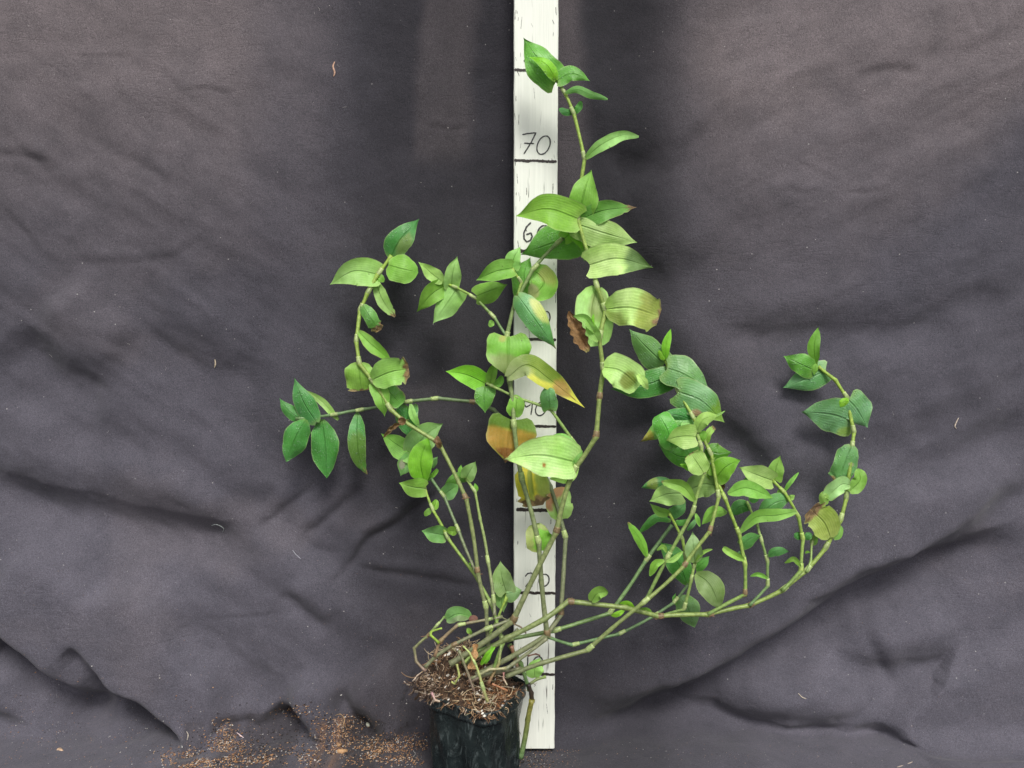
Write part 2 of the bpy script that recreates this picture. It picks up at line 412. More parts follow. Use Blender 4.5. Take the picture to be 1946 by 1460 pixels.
def cloth_shade_col(X, Z):
    """colour of the cloth: blue-black with browner patches, and painted shade around the board"""
    P = np.stack([X, np.full_like(X, YC), Z], -1)
    px, py = project(P)
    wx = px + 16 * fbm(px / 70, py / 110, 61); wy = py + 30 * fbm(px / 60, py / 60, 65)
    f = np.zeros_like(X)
    # browner area left of the darker strip, and the narrow rectangle beside the board
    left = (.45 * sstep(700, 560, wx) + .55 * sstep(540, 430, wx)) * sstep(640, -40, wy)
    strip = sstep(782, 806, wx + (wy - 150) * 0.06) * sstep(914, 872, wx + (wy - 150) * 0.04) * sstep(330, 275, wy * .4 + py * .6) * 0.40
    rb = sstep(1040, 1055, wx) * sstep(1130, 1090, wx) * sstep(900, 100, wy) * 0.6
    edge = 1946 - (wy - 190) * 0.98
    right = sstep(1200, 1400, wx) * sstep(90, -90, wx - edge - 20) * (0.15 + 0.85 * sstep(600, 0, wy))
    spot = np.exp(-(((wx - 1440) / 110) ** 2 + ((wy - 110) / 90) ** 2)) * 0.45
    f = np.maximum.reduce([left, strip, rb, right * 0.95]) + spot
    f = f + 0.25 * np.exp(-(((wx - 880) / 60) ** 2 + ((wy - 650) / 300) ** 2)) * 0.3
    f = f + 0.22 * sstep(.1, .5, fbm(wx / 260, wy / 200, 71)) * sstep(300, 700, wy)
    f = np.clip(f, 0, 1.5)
    d = 0.45 * sstep(560, 760, wx) * sstep(1330, 1180, wx) + 0.2 * sstep(300, 600, wx) * sstep(1650, 1300, wx)   # shade beside the board, painted in as darker cloth
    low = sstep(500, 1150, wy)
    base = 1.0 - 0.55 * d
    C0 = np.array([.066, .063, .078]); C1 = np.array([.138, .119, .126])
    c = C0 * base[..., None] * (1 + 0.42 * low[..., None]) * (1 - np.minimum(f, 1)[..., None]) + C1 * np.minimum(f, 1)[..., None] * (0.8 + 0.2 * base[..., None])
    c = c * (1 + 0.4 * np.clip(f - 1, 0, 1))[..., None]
    dn = .5 + fbm(px / 34, py / 20, 101, 4); zone = sstep(1330, 1410, py) * sstep(180, 420, px) * sstep(860, 800, px)
    dk = np.clip(zone * sstep(.25, .7, dn), 0, 1)[..., None] * .8
    c = c * (1 - dk) + np.array([.022, .017, .016]) * dk
    for cx_, cy_, sx_, sy_ in ((710, 1428, 40, 18), (765, 1412, 45, 14), (640, 1392, 22, 20), (430, 1425, 26, 22), (372, 1450, 34, 12), (600, 1445, 70, 12), (470, 1452, 50, 10)):
        bw = np.exp(-(((px - cx_) / sx_) ** 2 + ((py - cy_) / sy_) ** 2)) * sstep(.2, .75, .5 + fbm(px / 9, py / 7, 111, 3))
        bw = np.clip(bw, 0, .85)[..., None]; c = c * (1 - bw) + np.array([.27, .14, .065]) * bw
    c = c * (1 - .28 * sstep(1085, 1150, wx) * sstep(1330, 1230, wx) * sstep(760, 300, wy))[..., None]  # shade of the hanging valley right of the board, put into the colour
    c = c * (1 - .30 * sstep(560, 760, wx) * sstep(1500, 1200, wx))[..., None]  # painted shade over the recessed middle of the cloth
    return np.clip(c, 0, 1)

RC = 0.034
def sheet(X, S):
    """S >= 0: height up the wall; S < 0: running forward over the floor"""
    arc = RC * pi / 2
    Z = np.where(S >= 0, S + RC, 0); Y = np.full_like(X, YC)
    th = np.clip(-S / arc, 0, 1) * pi / 2
    Z = np.where(S < 0, RC - RC * np.sin(th), Z); Y = np.where(S < 0, YC - RC + RC * np.cos(th), Y)
    k = np.clip(-S - arc, 0, None); Y = Y - k
    h = relief(X, np.maximum(Z, 0.0))
    hf = 0.004 * fbm(X * 14, Y * 14 + 3, 23, 4) + 0.003
    wn = cos(0) * np.cos(th); un = np.sin(th)
    fl = sstep(0, 0.25, k)
    keep = 1 - fl
    h = h * keep
    flat = sstep(0.05, -0.03, np.abs(X - 0.0) - 0.06)        # the cloth lies flat below board and pot
    hz = hf * (1 - flat)
    Zo = Z + hz * un + np.where(S < 0, 1, 0) * .35 * np.maximum(h, 0) * sstep(0, .02, k) * (1 - flat) * (1 - sstep(.05, .2, k))
    return np.stack([X, Y - h, np.maximum(Zo, .0005)], -1)

xs = np.concatenate([np.arange(-1.05, -.66, .012), np.arange(-.66, .66, .0027), np.arange(.66, 1.06, .012)])
ss = np.concatenate([np.arange(-.75, -.24, .012), np.arange(-.24, 1.14, .0027), np.arange(1.12, 1.4, .012)])
XX, SS = np.meshgrid(xs, ss)
PP = sheet(XX, SS)
CC = cloth_shade_col(XX, np.where(SS > 0, SS + RC, 0.02))
def grid_obj(name, P, C, m, **props):
    n, k = P.shape[:2]
    me = bpy.data.meshes.new(name)
    me.vertices.add(n * k); me.vertices.foreach_set('co', P.reshape(-1).astype(np.float32))
    idx = np.arange(n * k).reshape(n, k)
    q = np.stack([idx[:-1, :-1], idx[:-1, 1:], idx[1:, 1:], idx[1:, :-1]], -1).reshape(-1)
    nf = (n - 1) * (k - 1)
    me.loops.add(nf * 4); me.loops.foreach_set('vertex_index', q.astype(np.int32))
    me.polygons.add(nf); me.polygons.foreach_set('loop_start', (np.arange(nf) * 4).astype(np.int32))
    me.update(calc_edges=True); me.validate()
    ca = me.color_attributes.new('tint', 'FLOAT_COLOR', 'POINT')
    a = np.ones((n * k, 4), np.float32); a[:, :3] = C.reshape(-1, 3); ca.data.foreach_set('color', a.ravel())
    me.polygons.foreach_set('use_smooth', [True] * nf)
    me.materials.append(m)
    return link(bpy.data.objects.new(name, me), **props)
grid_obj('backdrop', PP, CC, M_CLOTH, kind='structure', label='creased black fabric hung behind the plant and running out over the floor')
g = MB()
g.add([(-3, -2.5, -.03), (3, -2.5, -.03), (3, .6, -.03), (-3, .6, -.03)], [(0, 1, 2, 3)], (.05, .05, .055))
g.build('ground', M_SOIL, kind='structure', label='dark floor under the black fabric')

# ------------------------------------------------------------------ measuring board
bx0 = at(976.5, 60)[0]; bx1 = at(1061, 60)[0]; BXC = (bx0 + bx1) / 2; BW = (bx1 - bx0)
board = link(bpy.data.objects.new('measuring_board', None), label='white painted wooden board marked every ten centimetres, standing upright behind the plant', category='measuring board')
board.location = (BXC, 0, 0)
def loc(p): return (p[0] - BXC, p[1], p[2])
b = MB(); nz = 90; prof = []
hw = BW / 2; TH = 0.018; bv = 0.0012
sec = [(-hw, TH), (-hw, bv), (-hw + bv, 0), (0, 0), (hw - bv, 0), (hw, bv), (hw, TH)]
P = []; rr = np.random.default_rng(3)
for i in range(nz + 1):
    z = 0.0065 + (1.2 - 0.0065) * i / nz
    row = []
    for j, (x, y) in enumerate(sec):
        jt = (rr.random() - .5) * .0006 if j in (1, 2, 4, 5) else 0
        zz = z
        if i == 0: zz = z + (0.0012 * abs(sin(x * 400)))
        row.append((x + jt, y + abs(jt) * .5, zz))
    P.append(row)
b.grid(P, [[(.8, .8, .75)] * 7] * (nz + 1), None, close=True)
b.f.append(tuple(range(7))); b.f.append(tuple(nz * 7 + k for k in range(7))[::-1])
b.build('board', M_BOARD, board, smooth=False)

def ribbon(mb, pts, wd, col, y=-0.00035, rough=0.15, depth=.0003):
    """an inked stroke on the face of the board, a hair proud of the paint"""
    pts = [np.array(p, float) for p in pts]
    fine = []
    for i in range(len(pts) - 1):
        L = np.linalg.norm(pts[i + 1] - pts[i]); k = max(1, int(L / 2.2))
        for j in range(k): fine.append(pts[i] + (pts[i + 1] - pts[i]) * j / k)
    fine.append(pts[-1]); n = len(fine); A = []; Cc = []
    for i, p in enumerate(fine):
        t = fine[min(i + 1, n - 1)] - fine[max(i - 1, 0)]; t /= np.linalg.norm(t) + 1e-9
        nn = np.array([-t[1], t[0]]); h1 = wd / 2 * (1 + rough * (random.random() - .5) * 2); h2 = wd / 2 * (1 + rough * (random.random() - .5) * 2)
        if i in (0, n - 1): h1 *= .6; h2 *= .6
        a, c = p + nn * h1, p - nn * h2
        A.append([loc(at(*a, y + depth * .5)), loc(at(*a, y)), loc(at(*c, y)), loc(at(*c, y + depth * .5))]); Cc.append([col] * 4)
    mb.grid(A, Cc)
def ell(cx, cy, rx, ry, tilt=0.15, a0=0, a1=370):
    out = []
    for a in range(a0, a1, 12):
        x = rx * sin(radians(a)); y = -ry * cos(radians(a))
        out.append((cx + x - y * tilt, cy + y))
    return out
INK = (.030, .022, .020)
for y, xa, xb in ((134, 977, 1058), (306, 977, 1058), (477.5, 978, 1057), (645, 979, 1057), (810.5, 980, 1057), (970, 981, 1058), (1127, 983, 1057), (1281.5, 984, 1055)):
    k = MB(); wob = [(xa + (xb - xa) * i / 9, y + random.uniform(-.9, .9) + (i / 9 - .5) * 1.5) for i in range(10)]
    ribbon(k, wob, 5.2 if y not in (970, 477.5) else 6.6, INK, rough=.25); k.build('mark_line', M_INK, board, smooth=False)
INK2 = (.045, .045, .045)
DIG = {
 '80': [[(1012, 96), (1004, 90), (1000, 95), (1004, 104), (1012, 112), (1010, 121), (1002, 122), (996, 116), (1001, 107), (1012, 98)], ell(1030, 107, 9, 15)],
 '70': [[(992.5, 256), (1003, 254), (1018.5, 252.5), (1010, 270), (995.5, 293)], [(996, 272), (1005, 273), (1015, 273)], ell(1033, 276, 12, 17.5, .25)],
 '60': [[(1009, 423), (1001, 431), (995.5, 443), (996, 454), (1001, 460), (1008, 457), (1011.5, 450), (1009, 443), (1000, 446)], ell(1032, 444, 11, 15)],
 '50': [[(1012, 592), (1001, 593), (1000, 604), (1008, 604), (1012, 612), (1008, 621), (998, 622)], ell(1036, 606, 9, 14)],
 '40': [[(997, 760), (996, 768), (1000, 774), (1009, 769)], [(1012, 762), (1011, 775), (1009, 789)], ell(1028, 777, 10, 13, .2)],
 '30': [[(998, 920), (1007, 917), (1010, 924), (1003, 931), (1011, 938), (1006, 947), (997, 946)], ell(1028, 932, 10, 14)],
 '20': [[(998, 1096), (1003, 1090), (1010, 1089), (1013, 1095), (1008, 1104), (999, 1115), (1012, 1114)], ell(1034, 1103, 9.5, 11.5, .1)],
 '10': [[(1003, 1248), (1003, 1257), (1002, 1269)], ell(1022, 1262, 9.5, 14, .1)],
}
for s, strokes in DIG.items():
    k = MB()
    for st in strokes: ribbon(k, st, 2.5 if s not in ('60',) else 3.2, INK2, rough=.18)
    k.build('number', M_INK, board, smooth=False)
k = MB()
for _ in range(70):          # hairline splits in the paint
    x = random.choice([random.uniform(979, 1056), random.uniform(1046, 1057), random.uniform(978, 990)]); y = random.uniform(5, 1390); L = random.uniform(6, 28) * random.random() + 4
    tl = random.uniform(-.12, .12) if random.random() < .8 else -.4
    if random.random() < .45: y = random.uniform(5, 700)
    ribbon(k, [(x, y), (x - tl * L * .5, y + L * .5), (x - tl * L, y + L)], random.uniform(.45, 1.25), (.10, .09, .08), y=-.0001, rough=.6, depth=.0002)
k.build('paint_cracks', M_INK, board, smooth=False, kind='stuff')

# ------------------------------------------------------------------ the pot
FZ = at(932, 1364, -0.125); ZR = FZ[2]
Fc, Lc, Rc = FZ, at_z(801, 1318, ZR), at_z(1009, 1296, ZR)
Bc = Lc + Rc - Fc
PC = (Fc + Bc) / 2
def ring(scale, z, dx=0, n=10, rnd=.24, amp=0.0, ph=0):
    cs = [Fc, Rc, Bc, Lc]; out = []
    for i in range(4):
        c = cs[i]; a = cs[i - 1]; d = cs[(i + 1) % 4]
        p0 = c + (a - c) * rnd; p2 = c + (d - c) * rnd
        for k in range(n):
            t = k / (n - 1)
            out.append((1 - t) ** 2 * p0 + 2 * t * (1 - t) * c + t * t * p2)
        nxt = d + (c - d) * rnd
        for k in range(1, n): out.append(p2 + (nxt - p2) * k / n)
    res = []
    for i, p in enumerate(out):
        q = PC + (p - PC) * scale
        wv = amp * sin(i * .9 + ph + z * 60) + amp * .7 * sin(i * .37 + z * 35 + ph * 2)
        d = (p - PC); d = d / np.linalg.norm(d)
        res.append(np.array([q[0] + dx + d[0] * wv, q[1] + d[1] * wv, z]))
    return res
pot = link(bpy.data.objects.new('flower_pot', None), label='scuffed black plastic nursery pot filled with potting mix, holding the trailing plant', category='flower pot')
pot.location = (PC[0], PC[1], 0)
pm = MB(); rows = []
N = 26
for i in range(N + 1):
    z = 0.0045 + (ZR - .012 - 0.0045) * i / N; sc = .86 + .115 * (i / N)
    rows.append(ring(sc, z, dx=-.0035 * (1 - i / N), amp=.0028 * (1 - i / N * .6)))
loc2 = lambda r: [p - np.array([PC[0], PC[1], 0]) for p in r]
rows = [loc2(r) for r in rows]
pm.grid(rows, [[(.02, .02, .02)] * len(rows[0])] * len(rows), None, close=True)
pm.f.append(tuple(range(len(rows[0])))[::-1])
pm.build('wall', M_POT, pot)
pm = MB(); rows = []
for sc, dz in ((.972, -.0150), (1.006, -.0148), (1.018, -.0128), (1.016, -.0110), (1.008, -.0100), (1.006, -.0030), (1.016, -.0018), (1.014, .0), (.995, .0010), (.978, .0002), (.965, -.003), (.95, -.02)):
    rows.append(loc2(ring(sc, ZR + dz, amp=.0012)))
pm.grid(rows, [[(.02, .02, .02)] * len(rows[0])] * len(rows), None, close=True)
pm.build('rim', M_POT, pot)

# ------------------------------------------------------------------ potting mix heaped in the pot
def soil_h(x, y):
    # coordinates across the pot opening
    ax = Rc - Fc; ay = Lc - Fc
    M = np.array([[ax[0], ay[0]], [ax[1], ay[1]]]); inv = np.linalg.inv(M)
    a = inv[0, 0] * (x - Fc[0]) + inv[0, 1] * (y - Fc[1]); c = inv[1, 0] * (x - Fc[0]) + inv[1, 1] * (y - Fc[1])
    return a, c
def soil_z(x, y):
    a, c = soil_h(x, y)
    e = np.minimum(np.minimum(a, 1 - a), np.minimum(c, 1 - c))
    m = sstep(-.02, .45, e)
    z = ZR - .009 + .020 * m * (0.3 + 0.8 * sstep(.1, .8, c)) + .034 * sstep(.2, .8, c) * (1 - .6 * sstep(.45, 1., a)) * sstep(-.04, .24, a) * (1 - sstep(.98, 1.2, c)) + .004
    return z + .0045 * fbm(x * 110, y * 110, 31, 3) + .0035 * fbm(x * 330, y * 330, 35, 2)
soil = MB(); gx = np.linspace(PC[0] - .085, PC[0] + .085, 110); gy = np.linspace(PC[1] - .09, PC[1] + .09, 110)
GX, GY = np.meshgrid(gx, gy); GZ = soil_z(GX, GY); A_, C_ = soil_h(GX, GY)
lim = 1.16 + .06 * fbm(GX * 60, GY * 60, 3)
ok = (A_ > -.015) & (A_ < .965) & (C_ > .03) & (C_ < lim)
drop = np.where(C_ > 1.0, (C_ - 1.0) * .06, 0); GZ = GZ - drop
vid = {}
for i in range(GX.shape[0]):
    for j in range(GX.shape[1]):
        if ok[i, j]:
            vid[i, j] = len(soil.v); soil.v.append((GX[i, j], GY[i, j], GZ[i, j])); soil.uv.append((0, 0))
            soil.c.append(random.choice([(.035, .02, .013), (.06, .035, .02), (.09, .052, .03), (.022, .014, .01), (.13, .08, .045)]))
for (i, j) in list(vid):
    if (i + 1, j) in vid and (i, j + 1) in vid and (i + 1, j + 1) in vid:
        soil.f.append((vid[i, j], vid[i, j + 1], vid[i + 1, j + 1], vid[i + 1, j]))
def chunk(mb, p, r, col, flat=1.0):
    """an irregular grain"""
    vs = []; base = [(1, 0, 0), (0, 1, 0), (-1, 0, 0), (0, -1, 0), (0, 0, 1), (0, 0, -1), (.7, .7, .5), (-.7, .6, -.5), (.6, -.7, .6), (-.6, -.7, -.4)]
    fs = [(4, 6, 0), (4, 1, 6), (4, 2, 1), (4, 3, 2), (4, 8, 3), (4, 0, 8), (5, 0, 6), (5, 6, 1), (5, 1, 7), (5, 7, 2), (1, 2, 7), (5, 2, 9), (5, 9, 3), (2, 3, 9), (5, 3, 8), (5, 8, 0)]
    for q in base:
        k = random.uniform(.7, 1.2) * r; vs.append((p[0] + q[0] * k, p[1] + q[1] * k, p[2] + q[2] * k * flat))
    mb.add(vs, fs, col)
def fibre(mb, p, L, r, col, up=0.3, curl=1.0, seg=4, n=5, dirn=None):
    th = random.uniform(0, 2 * pi); d = np.array([cos(th), sin(th), random.uniform(-up, up)]) if dirn is None else np.array(dirn, float)
    ax = np.array([random.uniform(-1, 1) for _ in range(3)]) * curl
    pts = [np.array(p, float)]
    for k in range(n):
        d = d / np.linalg.norm(d); pts.append(pts[-1] + d * L / n); d = d + np.cross(ax, d) * .5 + np.array([random.uniform(-.25, .25) for _ in range(3)]) * curl
    mb.tube(pts, [r * (1 - .4 * k / n) for k in range(n + 1)], [col] * (n + 1), seg=seg, caps=False)
def soil_pt():
    while True:
        a, c = random.uniform(.04, .96), random.uniform(.04, 1.08)
        x, y = Fc[:2] + (Rc - Fc)[:2] * a + (Lc - Fc)[:2] * c
        return a, c, np.array([x, y, float(soil_z(np.array(x), np.array(y)) - (max(0, c - 1) * .09))])
BR = [(.30, .17, .08), (.38, .23, .12), (.20, .11, .055), (.46, .32, .19), (.13, .07, .04), (.33, .16, .07)]
for _ in range(900):
    a, c, p = soil_pt(); col = random.choice(BR)
    if c >= .5 and random.random() < .55: col = random.choice([(.04, .028, .02), (.07, .05, .035), (.55, .42, .28), (.16, .11, .07), (.5, .4, .3)])
    if c < .55 and a > .35: col = random.choice([(.36, .15, .06), (.28, .12, .05), (.42, .22, .10)])
    if a > .75: col = random.choice([(.03, .022, .02), (.05, .04, .035), (.02, .015, .012), (.12, .07, .05)])
    fibre(soil, p + np.array([0, 0, .001]), random.uniform(.004, .015), random.uniform(.0002, .00055), col, up=.35, curl=1.3)
for _ in range(520):
    a, c, p = soil_pt(); chunk(soil, p, random.uniform(.0006, .0022), random.choice([(.05, .03, .02), (.1, .06, .035), (.03, .02, .015), (.2, .12, .07)]))
for _ in range(80):
    a, c, p = soil_pt()
    if a > .8: continue
    chunk(soil, p + np.array([0, 0, .001]), random.uniform(.0006, .0021), random.choice([(.75, .73, .68), (.62, .58, .5), (.8, .78, .75)]))
for _ in range(300):
    a, c, p = soil_pt()
    if a > .72: continue
    fibre(soil, p + np.array([0, 0, random.uniform(.001, .006)]), random.uniform(.008, .022), random.uniform(.0003, .0007), random.choice([(.55, .43, .27), (.48, .36, .22), (.42, .38, .22), (.6, .5, .36), (.35, .22, .13)]), up=.35, curl=.6)
# shreds of root and bark hanging over the front lip
lipn = 60
for i in range(lipn):
    t = random.random(); p = Fc + (Lc - Fc) * t if random.random() < .72 else Fc + (Rc - Fc) * t
    out = (p - PC); out = out / np.linalg.norm(out)
    q = p + out * .0025 + np.array([0, 0, random.uniform(-.001, .003)])
    fibre(soil, q, random.uniform(.004, .012), random.uniform(.0002, .0005), random.choice(BR + [(.55, .46, .36)]), curl=1.0, dirn=(random.uniform(-1, 1) + out[0], out[1] * .5, random.uniform(-.7, .1)))
for px, py, L, d, r in ((795, 1290, .02, (-.5, 0, -1), .0010), (790, 1312, .022, (1, -.1, -.1), .0011), (787, 1296, .018, (.3, 0, -1), .0013), (800, 1282, .025, (-.8, 0, -.7), .0008),
                     (822, 1316, .014, (.2, 0, -1), .0013), (805, 1325, .018, (1, 0, .4), .0010), (800, 1330, .014, (1, 0, .8), .0007), (912, 1345, .008, (.1, -.2, -1), .0008)):
    for k in range(7): fibre(soil, at(px + random.uniform(-3, 3), py + random.uniform(-3, 3), -.098 + random.uniform(-.004, .004)), L, r * random.uniform(.4, 1), random.choice([(.10, .06, .04), (.2, .13, .08), (.45, .36, .28), (.05, .035, .03)]), curl=.8, dirn=d, n=7)
for _ in range(120):
    px, py = random.gauss(812, 11), random.gauss(1298, 13)
    fibre(soil, at(px, py, -.088 + random.uniform(-.008, .008)), random.uniform(.004, .013), random.uniform(.0003, .0007), random.choice([(.12, .07, .045), (.25, .16, .1), (.5, .4, .3), (.06, .04, .03), (.38, .28, .18)]), curl=1.2, up=.8, n=7)
for px, py, r in ((917, 1356, .0016), (921, 1361, .0018), (916, 1351, .0012), (858, 1290, .0014), (822, 1291, .0019), (829, 1263, .0024), (854, 1243, .0030), (846, 1246, .0018), (872, 1308, .0019), (888, 1308, .0019), (862, 1286, .0019), (907, 1320, .0022), (914, 1322, .0014), (897, 1318, .0012), (913, 1250, .0017)):
    p = at(px, py, -.125 if py > 1345 else -.10); 
    if py < 1340:
        # settle it on the heap along the line of sight
        o = np.array([0, -CAM_D, CAM_H]); d = (p - o)
        for s in np.linspace(.85, 1.15, 200):
            q = o + d * s
            a, c = soil_h(q[0], q[1])
            if -.0 < a < 1 and 0 < c < 1.1 and q[2] < float(soil_z(np.array(q[0]), np.array(q[1]))) + .001: p = q; break
    chunk(soil, p, r, (.82, .79, .70))
soil.build('potting_soil', M_SOIL, smooth=False, kind='stuff', label='brown fibrous potting mix with white perlite heaped over the pot rim')

# ------------------------------------------------------------------ the plant
plant = link(bpy.data.objects.new('trailing_plant', None), label='tall leggy trailing plant with jointed stems and yellowing leaves, rooted in black pot', category='plant')
plant.location = (PC[0], PC[1], ZR); PO = np.array([PC[0], PC[1], ZR])
G_OLD = (.20, .215, .12); G_MID = (.20, .31, .09); G_BLU = (.14, .25, .10); G_NEW = (.30, .45, .065); G_LIT = (.29, .42, .11); G_PUR = (.22, .15, .115)
SH = (.38, .48, .19); SHB = (.225, .165, .085); SHN = (.38, .52, .13)
STEMS = {}
def catmull(pts, k=6):
    P = [np.array(p, float) for p in pts]; P = [2 * P[0] - P[1]] + P + [2 * P[-1] - P[-2]]; out = []
    for i in range(1, len(P) - 2):
        for j in range(k):
            t = j / k
            out.append(.5 * ((2 * P[i]) + (-P[i - 1] + P[i + 1]) * t + (2 * P[i - 1] - 5 * P[i] + 4 * P[i + 1] - P[i + 2]) * t * t + (-P[i - 1] + 3 * P[i] - 3 * P[i + 1] + P[i + 2]) * t ** 3))
    out.append(P[-2]); return out
def lerp(a, b, t): return tuple(x + (y - x) * t for x, y in zip(a, b))
def stem(key, pts, d0, d1, y0, y1, c0, c1, sh=SH, brown=(), plain=(), name='stem', seg=10, ymid=0.0, noshe=False):
    """pts: the joints from the root end to the tip; every inner joint carries a sheath unless listed in plain"""
    n = len(pts); L = np.concatenate([[0], np.cumsum(np.linalg.norm(np.diff(np.array(pts, float), axis=0), axis=1))]); L /= L[-1]
    yj = [y0 + (y1 - y0) * t + ymid * sin(pi * t) + random.uniform(-.0025, .0025) for t in L]
    W = [at(p[0], p[1], y) for p, y in zip(pts, yj)]
    px2m = 0.99 / F
    mb = MB(); path = []; rad = []; cols = []
    for i in range(n - 1):
        a, c = W[i], W[i + 1]; seglen = np.linalg.norm(c - a); K = max(4, int(seglen / .004))
        side = np.cross((c - a) / seglen, np.array([0, 1, 0])); bow = random.uniform(-.018, .018) * seglen
        for k in range(K + (1 if i == n - 2 else 0)):
            t = k / K; s = L[i] + (L[i + 1] - L[i]) * t; r = .84 * (d0 + (d1 - d0) * s) / 2 * px2m
            dn = min(t, 1 - t) * seglen
            r *= 1 + .22 * math.exp(-(dn / .0022) ** 2) - .05 * sin(pi * t)
            path.append(a + (c - a) * t + side * bow * sin(pi * t)); rad.append(r * (1 + .07 * sin(len(path) * .7 + d0) * sin(len(path) * .23)))
            cc = lerp(c0, c1, s); f = random.uniform(.92, 1.08); cols.append(tuple(x * f for x in cc))
    mb.tube(path, rad, cols, seg=seg)
    if not noshe:
        for i in range(1, n - 1):
            if i in plain: continue
            a, c = W[i], W[i + 1]; pr = W[i - 1]; d = (c - a) / np.linalg.norm(c - a); e = (a - pr) / np.linalg.norm(a - pr); s = L[i]
            r = .84 * (d0 + (d1 - d0) * s) / 2 * px2m
            col = SHB if i in brown else sh
            ln = min(.0085, .4 * np.linalg.norm(c - a)) * (.75 if i in brown else 1.0)
            m2 = (e + d) / 2
            tp = [a - e * .0012, a + d * .0006, a + d * ln * .45, a + d * ln * .8, a + d * ln, a + d * ln * .99]
            rr_ = [r * 1.04, r * 1.36, r * 1.34, r * 1.2, r * 1.26, r * .9]
            f = random.uniform(.85, 1.1)
            cs = [tuple(x * .7 for x in col), tuple(x * .9 * f for x in col), tuple(x * f for x in col), tuple(x * 1.1 * f for x in col), tuple(x * 1.15 for x in col), tuple(x * .6 for x in col)]
            mb.tube(tp, rr_, cs, seg=seg, caps=False)
            if i in brown:
                for _ in range(4): fibre(mb, a + np.array([random.uniform(-1, 1) * r, -r * .8, random.uniform(-1, 1) * r]), random.uniform(.002, .006), .0004, (.25, .13, .07), curl=.8)
    mb.v = [tuple(np.array(v) - PO) for v in mb.v]
    o = mb.build(name, M_STEM, plant)
    STEMS[key] = (o, W, pts)
    return o
A0 = [(856,1262),(975,1180),(1057,1012),(1088,897),(1133,830),(1139,757),(1147,703),(1139,643),(1151,590),(1135,547),(1123,498),(1098,418),(1111,303),(1091,218),(1074,178),(1057,152)]
stem('A', A0, 14, 7, -.085, -.050, G_OLD, G_NEW, brown=(1, 2, 4, 5), ymid=-.02)
stem('B', [(905,1283),(1040,1207),(1024,1032),(992,912),(977,812),(969,726),(962,645),(979,573),(1012,513),(1057,464),(1086,437)], 13, 8, -.075, -.045, G_OLD, (.22, .33, .11), brown=(1,), ymid=-.01)
stem('C', [(1040,1205),(1066,1168),(1075,1022),(1046,925),(995,835),(938,779),(903,764),(833,757),(783,762),(690,778),(642,787),(600,793),(562,796)], 11, 7, -.066, -.006, G_OLD, G_BLU, brown=(1, 6), plain=(3, 4, 5), ymid=.018)
stem('F', [(1090,893),(1092,843),(1046,778),(985,757),(936,734),(924,728)], 8, 6, -.068, -.055, G_MID, G_LIT, plain=(3,), ymid=-.012)
stem('AA', [(963,640),(940,604),(905,567),(868,547),(847,538)], 7, 6, -.052, -.025, G_BLU, G_NEW)
stem('BB', [(984,562),(991,537),(973,510)], 6, 6, -.056, -.056, G_LIT, G_NEW)
# right-hand trailing stems
stem('G', [(962,1286),(1031,1260),(1116,1236),(1222,1146),(1299,1077),(1349,1010),(1366,945),(1352,865),(1319,796),(1289,745),(1272,705),(1264,684)], 11, 7, -.085, -.008, (.17,.19,.10), G_NEW, brown=(4, 5), plain=(1,), ymid=-.025)
stem('G2', [(1228,1140),(1267,1062),(1316,975),(1338,900),(1333,850),(1323,820)], 9, 8, -.065, -.060, G_MID, G_LIT, ymid=-.008)
stem('H', [(880,1262),(963,1213),(1036,1176),(1080,1143),(1188,1155),(1250,1171),(1345,1168),(1423,1151),(1485,1123),(1531,1086),(1568,1043),(1597,989),(1608,948),(1619,850),(1623,822),(1611,758),(1588,723),(1555,697)], 13, 8, -.080, .002, (.19,.23,.10), G_NEW, brown=(3, 5, 6, 7), plain=(1, 2, 4, 16), ymid=-.012)
stem('I', [(905,1240),(961,1216),(1052,1199),(1158,1166),(1227,1066),(1277,998)], 10, 9, -.062, -.012, G_MID, G_BLU, ymid=-.006)
stem('J', [(1299,1076),(1303,1062),(1297,1025),(1272,976)], 8, 6, -.050, -.048, G_LIT, G_NEW)
stem('K', [(1345,1168),(1416,1130),(1416,1074),(1405,1016),(1379,950),(1360,910)], 9, 8, -.058, -.042, G_MID, G_NEW, sh=SHN, brown=(1,), ymid=-.005)
stem('L', [(1424,1151),(1459,1114),(1459,1068),(1448,1030),(1439,996),(1419,953)], 7.5, 6, -.053, -.034, G_BLU, G_LIT)
stem('M', [(1486,1123),(1522,1085),(1526,1026),(1518,984),(1491,936),(1468,913)], 9, 7, -.049, -.034, G_MID, G_NEW, sh=SHN)
stem('M2', [(1532,1088),(1541,1066),(1542,1036),(1549,1014)], 6, 5, -.043, -.025, G_MID, G_LIT, plain=(1,))
stem('N', [(1040,1210),(1087,1226),(1176,1205),(1240,1172),(1280,1146),(1308,1110)], 8, 7, -.055, -.015, G_BLU, G_BLU)
stem('N2', [(1266,1168),(1300,1158),(1314,1102),(1318,1078),(1324,1062)], 8, 7, -.045, -.050, G_MID, G_LIT)
